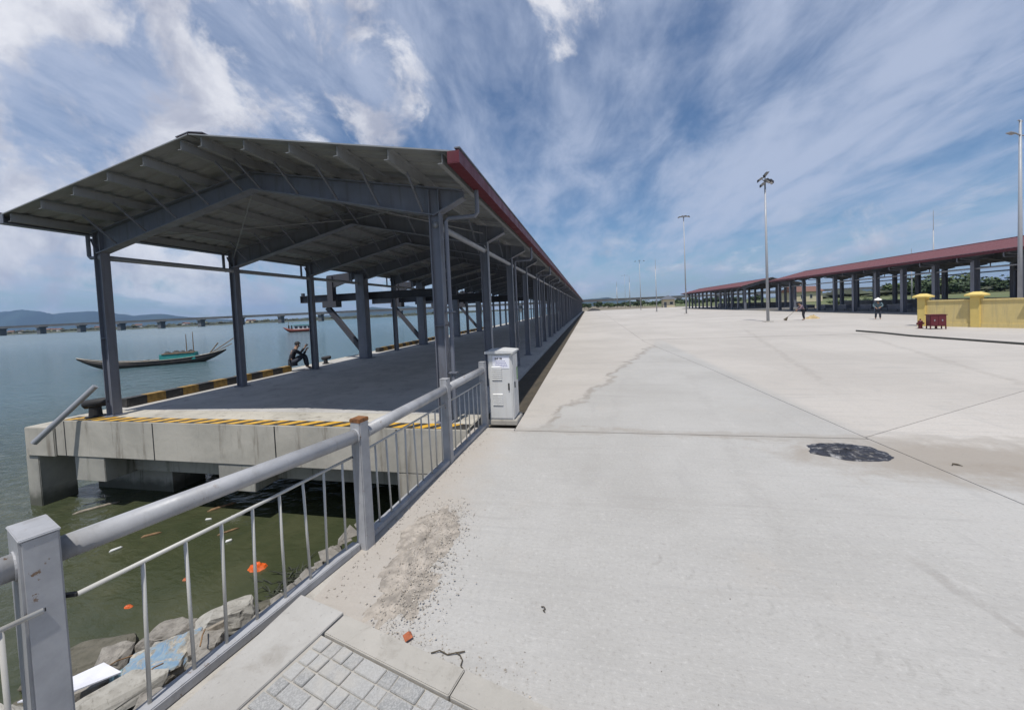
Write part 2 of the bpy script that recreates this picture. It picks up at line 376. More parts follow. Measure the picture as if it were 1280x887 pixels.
# ------------------------------------------------------------------ helpers
class MB:
    def __init__(s): s.v = []; s.f = []; s.mi = []; s.cur = 0
    def add(s, vs, fs):
        o = len(s.v); s.v += [tuple(q) for q in vs]
        for f in fs: s.f.append([i+o for i in f]); s.mi.append(s.cur)
        return s
    def box(s, x0, x1, y0, y1, z0, z1):
        vs = [(x0, y0, z0), (x1, y0, z0), (x1, y1, z0), (x0, y1, z0), (x0, y0, z1), (x1, y0, z1), (x1, y1, z1), (x0, y1, z1)]
        return s.add(vs, [(3, 2, 1, 0), (4, 5, 6, 7), (0, 1, 5, 4), (1, 2, 6, 5), (2, 3, 7, 6), (3, 0, 4, 7)])
    def bar(s, p, q, w, h, up=(0, 0, 1)):
        p, q = Vector(p), Vector(q); d = (q-p).normalized(); u_ = Vector(up)
        if abs(d.dot(u_)) > .98: u_ = Vector((1, 0, 0))
        a = d.cross(u_).normalized()*w/2; b = a.cross(d).normalized()*h/2
        vs = [p-a-b, p+a-b, p+a+b, p-a+b, q-a-b, q+a-b, q+a+b, q-a+b]
        return s.add(vs, [(3, 2, 1, 0), (4, 5, 6, 7), (0, 1, 5, 4), (1, 2, 6, 5), (2, 3, 7, 6), (3, 0, 4, 7)])
    def tube(s, pts, r, n=10, cap=True):
        pts = [Vector(p) for p in pts]; rs = r if isinstance(r, (list, tuple)) else [r]*len(pts)
        vs = []; fs = []; pa = None
        for i, p in enumerate(pts):
            d = (pts[min(i+1, len(pts)-1)]-pts[max(i-1, 0)]).normalized()
            if pa is None: a = d.orthogonal().normalized()
            else: a = (pa-d*pa.dot(d)).normalized()
            pa = a; b = d.cross(a)
            for k in range(n):
                t = 2*math.pi*k/n; vs.append(p+(a*math.cos(t)+b*math.sin(t))*rs[i])
        for i in range(len(pts)-1):
            for k in range(n):
                fs.append((i*n+k, i*n+(k+1) % n, (i+1)*n+(k+1) % n, (i+1)*n+k))
        if cap: fs.append(tuple(range(n-1, -1, -1))); fs.append(tuple(range((len(pts)-1)*n, len(pts)*n)))
        return s.add(vs, fs)
    def prism(s, poly, axis, a, b):
        """poly: 2-D points (counter-clockwise seen along +axis), extruded from a to b along axis"""
        def P(p, w): return (w, p[0], p[1]) if axis == 'x' else (p[0], w, p[1]) if axis == 'y' else (p[0], p[1], w)
        n = len(poly); vs = [P(p, a) for p in poly]+[P(p, b) for p in poly]
        fs = [tuple(range(n-1, -1, -1)), tuple(range(n, 2*n))]+[(i, (i+1) % n, n+(i+1) % n, n+i) for i in range(n)]
        if axis == 'y': fs = [tuple(reversed(f)) for f in fs]
        return s.add(vs, fs)
    def mesh(s, name, mats, smooth=False, bevel=0.):
        me = bpy.data.meshes.new(name); me.from_pydata(s.v, [], s.f)
        for m in (mats if isinstance(mats, (list, tuple)) else [mats]): me.materials.append(M[m])
        me.polygons.foreach_set('material_index', s.mi)
        if bevel:
            bm = bmesh.new(); bm.from_mesh(me); bmesh.ops.bevel(bm, geom=bm.edges[:], offset=bevel, segments=2, affect='EDGES', clamp_overlap=True)
            bm.to_mesh(me); bm.free()
        if smooth: me.polygons.foreach_set('use_smooth', [True]*len(me.polygons))
        me.update(); return me
    def obj(s, name, mats, parent=None, loc=(0, 0, 0), smooth=False, bevel=0.):
        return link(name, s.mesh(name, mats, smooth, bevel), parent, loc)
def link(name, me, parent=None, loc=(0, 0, 0), rotz=0., scale=1.):
    o = bpy.data.objects.new(name, me); COL.objects.link(o); o.parent = parent; o.location = loc
    o.rotation_euler = (0, 0, rotz); o.scale = (scale,)*3 if isinstance(scale, (int, float)) else scale
    return o
def tag(o, label, cat, group=None):
    o['label'] = label; o['category'] = cat
    if group: o['group'] = group
    return o
def thing(name, label, cat, loc=(0, 0, 0), rotz=0., group=None):
    o = link(name, None, None, loc, rotz); o.empty_display_size = .2
    return tag(o, label, cat, group)
def struct(o): o['kind'] = 'structure'; return o
def stuff(o): o['kind'] = 'stuff'; return o
def dup(root, loc, rotz, label, scale=1.):
    r = root.copy(); COL.objects.link(r); r.location = loc; r.rotation_euler = (0, 0, rotz); r['label'] = label
    r.scale = (scale,)*3
    for ch in list(root.children):
        c_ = ch.copy(); COL.objects.link(c_); c_.parent = r
        for g in ch.children:
            d_ = g.copy(); COL.objects.link(d_); d_.parent = c_
    return r
WZ = -2.0
# ------------------------------------------------------------------ ground, water, hills
m = MB(); N = 14000.
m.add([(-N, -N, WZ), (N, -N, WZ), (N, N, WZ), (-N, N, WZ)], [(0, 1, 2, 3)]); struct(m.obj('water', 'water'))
# land under the yard: a top sheet that runs to the horizon and a wall down into the river
m = MB()
edge = [(-2.9, -40), (-2.9, -1.2), (-2.12, 1.1), (-2.05, 5.9), (-1.9, 5.95), (-1.9, 158), (-5, 170), (-9, 260), (-14, 500), (-60, 1100), (-200, 2600), (-900, 6000), (-2500, 12900)]
top = [(x, y, -.12) for x, y in edge]; bot = [(x, y, WZ-1.5) for x, y in edge]; n = len(edge)
m.add(top+[(12900, 12900, -.12), (12900, -40, -.12)], [tuple(reversed(range(n+2)))])
m.add(top+bot, [(i, i+1, n+i+1, n+i) for i in range(n-1)])
m.cur = 0
struct(m.obj('ground', 'earth'))
m = MB(); m.add([(46, -30, -.10), (3500, -30, -.10), (3500, 4000, -.10), (46, 4000, -.10)], [(0, 1, 2, 3)]); struct(m.obj('field', 'field'))
m = MB(); sh = [(-2600, 60), (-1500, 260), (-924, 407), (-787, 437), (-629, 529), (-459, 600), (-367, 779), (-300, 1400), (-420, 3000), (-1100, 6000), (-2700, 12000)]
zs = [(x, y, 0) for x, y in sh]; wb = [(x+12, y-8, WZ-.5) for x, y in sh]; n = len(sh)
m.add(zs+[(-12900, 12000, 0), (-12900, 60, 0)], [tuple(range(n+2))[::-1]]); m.add(zs+wb, [(i, i+1, n+i+1, n+i) for i in range(n-1)])
struct(m.obj('far_shore', 'hedge'))
# hills beyond the river
def hill(pts, depth, seed):
    rings = []; K = 9
    fine = []
    for (a, b) in zip(pts[:-1], pts[1:]):
        for k in range(10): fine.append(tuple(a[i]+(b[i]-a[i])*k/10 for i in range(3)))
    fine.append(pts[-1])
    m_ = MB(); vs = []
    for i, (x, y, z) in enumerate(fine):
        ln = math.hypot(x, y); ux, uy = x/ln, y/ln
        for k in range(K):
            t = k/(K-1)*2-1            # -1 front, 1 back
            hgt = z*(1-abs(t))**.8
            q = Vector((x*.002, y*.002, seed+t*2.5))
            hgt += (noise.noise(q)*.20+noise.noise(q*3.1)*.09)*z*(.25+1.2*abs(t))*(1-abs(t))**.5 + noise.noise(Vector((i*.35, t*3, seed)))*z*.03
            vs.append((x+ux*depth*t, y+uy*depth*t, max(hgt, -1)+WZ*.0))
    n_ = len(fine)
    fs = [(i*K+k, i*K+k+1, (i+1)*K+k+1, (i+1)*K+k) for i in range(n_-1) for k in range(K-1)]
    m_.add(vs, fs); struct(m_.obj('hill', 'hill_forest', smooth=True))
hill([(-13000, 2900, 120), (-11000, 3750, 290), (-10000, 4050, 300), (-9422, 4174, 332), (-9062, 4250, 372), (-8800, 4300, 330), (-8591, 4345, 262), (-8205, 4427, 286), (-7910, 4488, 284), (-7600, 4550, 240), (-7310, 4610, 186), (-6860, 4705, 200), (-6503, 4778, 136), (-6000, 4880, 70), (-5582, 4967, 35)], 900, 1.3)
hill([(-4700, 5150, 12), (-4041, 5290, 56), (-3700, 5360, 100), (-3460, 5414, 150), (-3141, 5480, 108), (-2895, 5532, 146), (-2500, 5612, 66), (-2246, 5663, 16)], 600, 4.2)
hill([(-700, 6000, 8), (-300, 6080, 60), (-60, 6123, 112), (325, 6205, 132), (600, 6260, 70), (835, 6308, 26), (1200, 6380, 8)], 600, 7.7)
hill([(2600, 6200, 8), (3600, 5600, 60), (4800, 5000, 75), (6200, 4200, 60), (8000, 3000, 90), (9500, 1800, 40)], 600, 9.1)
# ------------------------------------------------------------------ yard of concrete bays
yard = struct(link('yard', None)); yard.empty_display_size = .2
Jp = [(-4, 4.25), (0, 4.06), (3, 3.90), (4.18, 3.85), (5.88, 3.71), (8.5, 3.58), (11.5, 3.45), (14.9, 3.2), (20, 2.83), (33, 3.02), (60, 3.4), (114, 3.96), (160, 4.3)]
def J(y):
    for (a, xa), (b, xb) in zip(Jp[:-1], Jp[1:]):
        if a <= y <= b: return xa+(xb-xa)*(y-a)/(b-a)
    return Jp[-1][1]
def slab(poly, parent=yard, z=0., th=.11, mat='yard', name='concrete_slab'):
    m_ = MB(); m_.prism(poly, 'z', z-th, z); o = m_.obj(name, mat, parent)
    return o
G = .006
KX = lambda x: 1.99-.25*(x+1.6)      # far edge of the kerb
xs = [-2.0, -1.3, 0, 1.5, 3]
slab([(-2.0, 2.12), (-1.62, 2.02)]+[(x, KX(x)+.01) for x in (-.5, 1., 2.5, 4.0)]+[(4.04-G, .6)]+[(J(y)-G, y) for y in (1.5, 3, 4.18, 5.0, 5.86)]+[(-1.28, 5.86), (-1.28, 5.98), (-2.0, 5.98)])
ys = [5.88, 13.2, 21.4, 29.5, 37.6, 46, 54, 62, 70, 78, 86, 94, 102, 110, 118, 126, 134, 142, 150, 158]
for a, b in zip(ys[:-1], ys[1:]):
    inner = [y for y, _ in Jp if a+.1 < y < b-.1]
    slab([(-1.27, a+G)]+[(J(y)-G, y) for y in [a+G]+inner+[b-G]]+[(-1.27, b-G)])
# right of the long joint: split by the oblique joint
ob = lambda x: 5.93+(x-3.72)*.655
slab([(4.2, -2), (14, -2), (14, ob(14)-G), (J(5.9)+G, ob(3.72)-G)]+[(J(y)+G, y) for y in (5, 4.18, 3, 1.5, 0)])
slab([(J(5.95)+G, ob(3.72)+G), (14, ob(14)+G), (14, 21.3)]+[(J(y)+G, y) for y in (21.3, 20, 14.9, 11.5, 8.5, 7)])
for a, b in zip(ys[2:-1], ys[3:]):
    inner = [y for y, _ in Jp if a+.1 < y < b-.1]
    slab([(14-G, a+G), (14-G, b-G)]+[(J(y)+G, y) for y in [b-G]+inner[::-1]+[a+G]])
yr = [-20, 0, 12, 21.4]+ys[3:]
for a, b in zip(yr[:-1], yr[1:]):
    slab([(14+G, a+G), (27.2, a+G), (27.2, b-G), (14+G, b-G)])
    if b > 120 or a > 110: slab([(27.2+G, a+G), (40, a+G), (40, b-G), (27.2+G, b-G)])
m = MB(); m.box(-2.06, -1.31, 6.75, 158, -.6, -.105); struct(m.obj('drain_channel', 'mud'))
# ------------------------------------------------------------------ pavement where the photographer stands
pav = struct(link('pavement', None)); pav.empty_display_size = .2
kd = Vector((1, -.25)).normalized(); kn = Vector((.25, 1)).normalized()     # along / across the kerb
C0 = Vector((-1.64, 1.86))
m = MB(); m.prism([(-2.12, 1.0), (-1.9, 1.0), (-1.66, 1.86), (2.6, .79), (2.6, .5), (3.2, -2), (-2.9, -2), (-2.9, -1.2)], 'z', -.1, .083); m.obj('mortar_bed', 'kerb_concrete', pav)
# smooth concrete margin between pavers and fence
def quad(poly, z0, z1, name, mat, parent, bev=.004):
    m_ = MB(); m_.prism(poly, 'z', z0, z1); return m_.obj(name, mat, parent, bevel=bev)
quad([(-2.08, 1.15), (-1.825, 1.15), (-1.655, 1.86), (-1.62, 2.02), (-2.02, 2.11)], -.1, .098, 'margin_slab', 'apron_concrete', pav)
quad([(-2.62, -.4), (-2.35, -.4), (-1.83, 1.14), (-2.09, 1.14)], -.1, .098, 'margin_slab', 'apron_concrete', pav)
for i in range(5):
    a = C0+kd*(i*.92+.003)-Vector((0, .0)); b = C0+kd*(i*.92+.917)
    w = kn*.15
    quad([tuple(a), tuple(b), tuple(b+w), tuple(a+w)], -.12, .102, 'kerb_stone', 'kerb_concrete', pav, .005)
S = .086; pv = []
for k in range(5):
    rr = random.Random(k); m = MB(); h = S/2-.0035
    m.box(-h, h, -h, h, -.06, 0)
    for i in range(4, 8):
        x, y, z = m.v[i]; m.v[i] = (x+rr.uniform(-.003, .003), y+rr.uniform(-.003, .003), z+rr.uniform(-.003, .001))
    pv.append(m.mesh('paver', 'paver', bevel=.003))
    m = MB(); m.box(-h, h+S, -h, h, -.06, 0); pv.append(m.mesh('paver', 'paver', bevel=.003))
ang = math.atan2(kd.y, kd.x); rng = random.Random(5)
for j in range(12):
    i = 0
    while i < 31:
        two = rng.random() < .3 and i < 30
        p = C0+kd*(.052+S*i)-kn*(.050+S*j)
        # margin side is slightly slanted
        link('paver', pv[rng.randrange(5)*2+(1 if two else 0)], pav, (p.x, p.y, .094+rng.uniform(-.004, .003)), ang+rng.uniform(-.012, .012))
        i += 2 if two else 1
# ------------------------------------------------------------------ quay
quay = thing('concrete_quay', 'long raised concrete quay deck on piers with yellow and black striped front edge', 'quay')
QX0, QX1, QY0, QY1 = -11.75, -2.08, 5.84, 157.
m = MB(); m.box(QX0, QX1, QY0, QY0+.9, -.8, 0); m.obj('edge_beam', 'quay_concrete', quay, bevel=.012)
m = MB(); m.box(QX0, QX1, QY0+.905, QY1, -.45, -.003); m.obj('deck', 'quay_deck', quay)
m = MB(); m.box(-12.68, QX0-.01, QY0-.03, QY0+1.4, -.82, -.17); m.obj('corner_block', 'quay_concrete', quay, bevel=.015)
m = MB(); m.box(-12.2, QX0-.01, QY0+1.41, QY1, -.82, -.02); m.obj('side_beam', 'quay_concrete', quay)
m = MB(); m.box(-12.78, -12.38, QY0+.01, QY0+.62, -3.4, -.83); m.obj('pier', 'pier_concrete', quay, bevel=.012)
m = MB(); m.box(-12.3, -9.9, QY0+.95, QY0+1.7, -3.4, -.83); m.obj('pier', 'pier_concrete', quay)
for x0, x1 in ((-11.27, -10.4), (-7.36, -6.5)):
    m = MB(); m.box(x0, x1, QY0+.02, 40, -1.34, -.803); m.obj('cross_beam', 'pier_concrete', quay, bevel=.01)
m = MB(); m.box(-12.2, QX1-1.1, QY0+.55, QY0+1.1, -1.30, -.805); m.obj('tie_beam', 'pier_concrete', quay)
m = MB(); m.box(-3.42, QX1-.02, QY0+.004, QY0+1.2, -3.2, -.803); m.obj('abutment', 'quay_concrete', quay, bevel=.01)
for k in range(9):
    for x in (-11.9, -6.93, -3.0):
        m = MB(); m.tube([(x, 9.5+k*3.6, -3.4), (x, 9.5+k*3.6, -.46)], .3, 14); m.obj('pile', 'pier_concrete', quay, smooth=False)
for x in (-11.47, -8.95, -5.95, -3.4):       # vertical pour joints on the front face
    m = MB(); m.box(x-.012, x+.012, QY0-.004, QY0+.02, -.79, -.02); m.obj('pour_joint', 'dark', quay)
# painted stripes on the deck edge
m = MB(); m.box(-11.55, QX1-.02, QY0+.015, QY0+.30, -.02, .004); m.obj('painted_band', 'black_paint', quay)
k = 0; x = -11.5
ysm = MB(); ysm.prism([(0, .02), (.20, .02), (.44, .295), (.24, .295)], 'z', 0, .0075); ysme = ysm.mesh('yellow_stripe', 'yellow_paint')
while x < QX1-.42:
    link('yellow_stripe', ysme, quay, (x, QY0, 0)); x += .40
# striped kerbs on the river side of the deck
def kerb(y0, y1, label):
    t = thing('striped_kerb', label, 'kerb', (-11.45, y0, 0), group='striped kerbs along the river edge of the quay')
    n_ = max(2, int((y1-y0)/.42)); L = (y1-y0)/n_
    for me_, nm in ((0, 'black_band'), (1, 'yellow_band')):
        mm = MB(); mm.box(-.12, .12, .0, L-.001, 0, .22+.002*me_); mesh_ = mm.mesh(nm, ('black_paint', 'kerb_yellow_shaded')[me_])
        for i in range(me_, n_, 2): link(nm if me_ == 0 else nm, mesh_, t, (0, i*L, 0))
    return t
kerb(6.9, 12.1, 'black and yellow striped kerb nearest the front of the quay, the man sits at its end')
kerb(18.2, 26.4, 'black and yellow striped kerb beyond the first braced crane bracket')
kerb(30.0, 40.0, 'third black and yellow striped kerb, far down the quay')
for (x, y, s_, lab) in ((-11.0, 6.12, 1.25, 'black mooring bollard beside the foot of the front left column'), (-11.35, 14.0, 1.0, 'black mooring bollard between the seated man and the braced column')):
    t = thing('mooring_bollard', lab, 'bollard', (x, y, 0), .5, 'mooring bollards on the quay edge')
    m = MB(); m.tube([(0, 0, 0), (0, 0, .03), (0, 0, .03), (0, 0, .18*s_), (0, 0, .22*s_)], [.14*s_, .14*s_, .09*s_, .08*s_, .10*s_], 16); m.obj('base', 'black_rubber', t, smooth=False)
    m = MB(); m.tube([(-.16*s_, 0, .23*s_), (-.13*s_, 0, .24*s_), (.18*s_, 0, .27*s_), (.22*s_, 0, .27*s_)], [.05*s_, .08*s_, .08*s_, .05*s_], 14); m.obj('horn', 'black_rubber', t, smooth=True)
t = MB().tube([(-11.42, 5.35, -.33), (-10.72, 6.0, .73)], .055, 14).obj('steel_pipe', 'galv')
tag(t, 'grey steel pipe leaning over the quay corner against the front left column', 'pipe')
# ------------------------------------------------------------------ sheds
def i_beam_rafter(xa, za, xb, zb, h0, h1, w=.2):
    """tapered I rafter from (xa,za top) to (xb,zb top) in the XZ plane, depth h0..h1"""
    m_ = MB(); t = .012
    m_.prism([(xa, za-h0), (xb, zb-h1), (xb, zb), (xa, za)], 'y', -t/2, t/2)
    f = .022
    m_.prism([(xa, za-f), (xb, zb-f), (xb, zb), (xa, za)], 'y', -w/2, w/2)
    m_.prism([(xa, za-h0-.001), (xb, zb-h1-.001), (xb, zb-h1+f), (xa, za-h0+f)], 'y', -w/2, w/2)
    return m_
def h_column(m_, h, wx=.34, wy=.3):
    f = .016; wy = wx*.85
    m_.box(-wx/2, -wx/2+f, -wy/2, wy/2, .02, h); m_.box(wx/2-f, wx/2, -wy/2, wy/2, .02, h)
    m_.box(-wx/2+f, wx/2-f, -.02, .02, .02, h)
    m_.box(-wx/2-.06, wx/2+.06, -wy/2-.06, wy/2+.06, 0, .022)
    m_.box(-wx/2, wx/2, -wy/2-.002, wy/2+.002, h*.42, h*.42+.014)
    return m_
def shed(label, xl, xr, ys_, el, er, zc_, ze, zr, oh, detail, z0=0., left_pipe=True, colw=.34, gutter_side=(1,)):
    """gabled steel shed: column rows at xl and xr, eave tips el / er at height ze, ridge zr, gable overhang oh"""
    t = thing('open_shed', label, 'shed', ((xl+xr)/2, ys_[0], z0))
    ox, oy = (xl+xr)/2, ys_[0]
    xr_ = (el+er)/2
    cm = {}
    hcol = zc_
    me_c = h_column(MB(), hcol-z0, colw).mesh('column', 'steel')
    for y in ys_:
        for x in (xl, xr): link('column', me_c, t, (x-ox, y-oy, 0))
    sl_ = (zr-ze)/(xr_-el)
    ztop = lambda x: zr-abs(x-xr_)*sl_-.22 - z0
    raf = []
    for sgn, xe, xc in ((-1, el, xl), (1, er, xr)):
        a = i_beam_rafter(xe-ox+(-sgn)*.35, ztop(xe-sgn*.35), xc-ox, ztop(xc), .14, .5)
        bM = i_beam_rafter(xc-ox, ztop(xc), xr_-ox, ztop(xr_), .5, .34)
        if sgn == 1:   # keep quad winding sane: mirrored order
            pass
        a.v, a.f, a.mi = a.v+bM.v, a.f+[[i+len(a.v) for i in f] for f in bM.f], a.mi+bM.mi
        raf.append(a.mesh('rafter', 'steel'))
    for y in ys_:
        for r_ in raf: link('rafter', r_, t, (0, y-oy, 0))
    yA, yB = ys_[0]-oh, ys_[-1]+oh
    # purlins (Z sections) along the shed
    npur = 6
    pxs = []
    for sgn, xe in ((-1, el), (1, er)):
        for k in range(npur):
            x = xr_+(xe-xr_)*(.045+.90*k/(npur-1)); pxs.append((x, sgn))
            zt = zr-abs(x-xr_)*sl_-.035-z0
            m_ = MB(); m_.box(x-ox-.004, x-ox+.004, yA-oy+.04, yB-oy-.04, zt-.14, zt)
            m_.box(x-ox-.07, x-ox+.004, yA-oy+.04, yB-oy-.04, zt-.146, zt-.138); m_.box(x-ox-.004, x-ox+.07, yA-oy+.04, yB-oy-.04, zt-.002, zt+.004)
            m_.obj('purlin', 'sheet_under', t)
    # fly braces from purlin to the lower flange
    rest = MB(); bm_ = {}
    for i, y in enumerate(ys_):
        for x, sgn in pxs:
            if not (xl+.1 < x < xr-.1): continue
            zt = ztop(x); s_ = -1 if i > 0 else 1
            f_ = abs(x-xr_)/abs((xl if sgn < 0 else xr)-xr_); dep = .34+.16*f_
            p, q = (x-ox, y-oy+.62*s_*1, zt+.06), (x-ox+sgn*.0, y-oy+.08*s_, zt-dep+.03)
            if i < detail:
                m_ = MB(); m_.bar(p, q, .032, .032); m_.obj('fly_brace', 'steel', t)
                if i == 0:
                    m_ = MB(); m_.bar((p[0], y-oy-.62, p[2]), (q[0], y-oy-.08, q[2]), .032, .032); m_.obj('fly_brace', 'steel', t)
            else: rest.bar(p, q, .03, .03)
    if rest.v: stuff(rest.obj('fly_brace', 'steel', t))
    # roof sheets: one trapezoid-ribbed sheet per bay and side, red above, grey below
    yb = [yA]+list(ys_[1:-1])+[yB]
    smesh = {}
    for a, b in zip(yb[:-1], yb[1:]):
        for sgn, xe in ((-1, el), (1, er)):
            key = (round(b-a, 3), sgn)
            if key not in smesh:
                m_ = MB(); n_ = max(2, int((b-a)/.30)); L = (b-a)/n_; prof = []
                for i in range(n_):
                    yy = i*L; prof += [(yy, 0), (yy+L*.55, 0), (yy+L*.68, .03), (yy+L*.87, .03)]
                prof.append((b-a-.001, 0)); c_ = len(prof)
                x0, x1 = xr_-ox+sgn*.01, xe-ox
                up = [(x0, y, zr-z0+h) for y, h in prof]+[(x1, y, ze-z0+h) for y, h in prof]
                dn = [(x, y, z-.02) for x, y, z in up]
                m_.cur = 0; m_.add(up, [((i, i+1, c_+i+1, c_+i) if sgn < 0 else (i+1, i, c_+i, c_+i+1)) for i in range(c_-1)])
                m_.cur = 1; m_.add(dn, [((i+1, i, c_+i, c_+i+1) if sgn < 0 else (i, i+1, c_+i+1, c_+i)) for i in range(c_-1)])
                ed = up+dn; q_ = 2*c_
                m_.cur = 1; m_.add(ed, [(0, c_, q_+c_, q_), (c_-1, q_+c_-1, q_+2*c_-1, 2*c_-1)]+[(c_+i, c_+i+1, q_+c_+i+1, q_+c_+i) for i in range(c_-1)])
                smesh[key] = m_.mesh('roof_sheet', ['roof_red', 'sheet_under'])
            link('roof_sheet', smesh[key], t, (0, a-oy, 0))
    m_ = MB(); m_.prism([(xr_-ox-.28, zr-.02-z0), (xr_-ox-.28, zr-.005-z0), (xr_-ox, zr+.045-z0), (xr_-ox+.28, zr-.005-z0), (xr_-ox+.28, zr-.02-z0), (xr_-ox, zr+.03-z0)][::-1], 'y', yA-oy+.01, yB-oy-.01)
    m_.obj('ridge_cap', 'steel' if detail else 'roof_red', t)
    # eave gutters with downpipes
    for sgn, xe in ((-1, el), (1, er)):
        m_ = MB(); xo = xe-ox
        m_.box(min(xo, xo+sgn*.02), max(xo, xo+sgn*.02), yA-oy-.01, yB-oy+.01, ze-.17-z0, ze+.012-z0)
        m_.box(min(xo, xo-sgn*.16), max(xo, xo-sgn*.16), yA-oy-.01, yB-oy+.01, ze-.17-z0, ze-.155-z0)
        m_.box(min(xo, xo-sgn*.16), max(xo, xo-sgn*.16), yA-oy-.012, yA-oy+.004, ze-.154-z0, ze+.005-z0)
        m_.obj('gutter', 'red_paint' if sgn in gutter_side else 'steel', t)
        m_ = MB(); m_.box(min(xo-sgn*.05, xo+sgn*.035), max(xo-sgn*.05, xo+sgn*.035), yA-oy-.014, yB-oy+.014, ze+.034-z0, ze+.052-z0); m_.obj('edge_trim', 'steel', t)
        xc = xl if sgn < 0 else xr
        zb = ztop(xc)-.56
        pm_ = MB(); d0 = xe-sgn*.12-ox; d1 = xc+sgn*(colw/2+.09)-ox
        low = .04 if sgn > 0 else zb-.02
        pts = [(d0, .0, ze-.165-z0), (d0, .0, zb+.05), (d0-sgn*.05, 0, zb)]
        pts += [(d1+sgn*.05, 0, zb), (d1, 0, zb-.05), (d1, 0, low)] if sgn > 0 else [(d1-sgn*.1, 0, zb)]
        pm_.tube(pts, .038, 8)
        if sgn > 0:
            for zz in (.9, 2.0): pm_.box(d1-.075, d1+.075, -.06, .06, zz, zz+.02)
        pme = pm_.mesh('downpipe', 'steel', smooth=False)
        for i, y in enumerate(ys_):
            if i % (1 if sgn < 0 else 2) == 0: link('downpipe', pme, t, (0, y-oy, 0))
    # longitudinal tube girts between columns
    for x in (xl, xr):
        m_ = MB(); m_.tube([(x-ox, -.05, zc_-.62-z0), (x-ox, ys_[-1]-oy, zc_-.62-z0)], .06, 10); m_.obj('girt', 'galv', t, smooth=True)
    # rod bracing in the roof plane, every fourth bay
    for i in range(0, min(len(ys_)-1, detail+8), 4):
        for sgn, xc in ((-1, xl), (1, xr)):
            y0, y1 = ys_[i]-oy, ys_[i+1]-oy
            for a, b in (((xc-ox, y0), (xr_-ox, y1)), ((xc-ox, y1), (xr_-ox, y0))):
                m_ = MB(); m_.tube([(a[0], a[1], ztop(a[0]+ox)-.2), (b[0], b[1], ztop(b[0]+ox)-.2)], .014, 6); m_.obj('tie_rod', 'galv', t)
    return t
YS = [6.25+3.15*k for k in range(49)]
main_shed = shed('long open steel shed on the quay with grey gable and dark red eave', -10.65, -2.62, YS, -11.15, -1.72, 4.2, 4.28, 5.18, 1.23, 9, colw=.20)
m = MB(); m.tube([(4.16, 3.0, 0.03), (4.16, 3.0, 3.5), (4.05, 3.03, 3.7)], .016, 6); m.obj('conduit', 'mast_paint', main_shed)
RS = 'long red-roofed open shed across the yard, %s'
YN = [18+3.15*k for k in range(15)]; YF = [74.5+3.15*k for k in range(14)]
shed(RS % 'nearer one behind the yellow wall', 28.2, 36.2, YN, 27.0, 37.4, 4.1, 4.5, 5.78, 1.2, 0, .12, gutter_side=(-1, 1))
shed(RS % 'farther one with its open gable end showing', 28.2, 36.2, YF, 27.0, 37.4, 4.0, 4.3, 5.6, 1.2, 0, .12, gutter_side=(-1, 1))
for nm, a, b, lab in (('low_wall', YN[0]-1, YN[-1]+1, 'low dark wall along the back of the nearer red shed'), ('low_wall', YF[0]-1, YF[-1]+1, 'low dark wall along the back of the farther red shed')):
    t = thing(nm, lab, 'wall', (37.2, a, 0), group='low walls behind the red sheds')
    k = a
    while k < b-1:
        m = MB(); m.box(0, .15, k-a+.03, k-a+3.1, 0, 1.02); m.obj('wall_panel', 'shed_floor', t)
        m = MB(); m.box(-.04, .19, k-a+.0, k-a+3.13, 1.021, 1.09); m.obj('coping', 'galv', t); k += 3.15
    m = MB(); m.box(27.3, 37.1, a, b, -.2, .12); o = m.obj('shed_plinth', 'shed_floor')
    tag(o, 'raised concrete floor plinth under the %s red shed' % ('nearer' if a < 40 else 'farther'), 'floor plinth')
# fish tables standing on the nearer shed floor
m = MB(); m.box(-.45, .45, -.9, .9, .62, .68); tt = m.mesh('tabletop', 'galv')
m = MB(); m.box(-.03, .03, -.03, .03, 0, .62); tl = m.mesh('leg', 'steel'); m = MB(); m.box(-.40, .40, -.85, .85, .2, .6); tb = m.mesh('side_panel', 'steel')
for k in range(11):
    t = thing('work_table', 'low metal-sided work table standing under the nearer red shed', 'table', (30.2, 20+k*3.9, .12), 0, 'work tables under the nearer red shed')
    link('tabletop', tt, t); link('side_panel', tb, t)
    for a in (-.42, .42):
        for b in (-.87, .87): link('leg', tl, t, (a, b, 0))
# ------------------------------------------------------------------ crane brackets on the river side of the main shed
def bracket(y, label):
    t = thing('crane_bracket', label, 'crane bracket', (-10.55, y, 0), group='braced crane brackets on the quay columns')
    m_ = MB(); m_.box(-.22, .24, -.2, .18, .025, 4.0); m_.box(-.34, .36, -.30, .28, 0, .024); m_.obj('post', 'steel', t, bevel=.01)
    m_ = MB(); x0, x1 = -3.7, 4.6
    m_.box(x0, x1, .28, .52, 2.80, 2.83); m_.box(x0, x1, .28, .52, 3.13, 3.16); m_.box(x0, x1, .39, .41, 2.83, 3.13); m_.box(x0, x0+.02, .28, .52, 2.83, 3.13)
    m_.obj('crane_beam', 'dark_steel', t)
    m_ = MB(); m_.bar((-.2, 0, .45), (-1.9, 0, 2.5), .2, .22); m_.obj('brace', 'dark_steel', t)
    m_ = MB(); m_.box(-2.05, -1.3, -.2, .22, 2.5, 2.79); m_.obj('bracket_box', 'dark_steel', t)
    m_ = MB(); m_.box(-1.8, -1.5, -.14, .14, 2.79, 4.0); m_.obj('hanger', 'dark_steel', t)
    m_ = MB(); m_.prism([(-1.5, 3.45), (-.23, 3.85), (-.23, 4.15), (-1.85, 4.05)], 'y', -.05, .05); m_.obj('haunch', 'dark_steel', t)
    m_ = MB(); m_.box(x0+.02, x0+.14, .34, .46, 3.165, 3.3); m_.obj('end_stop', 'dark_steel', t)
    return t
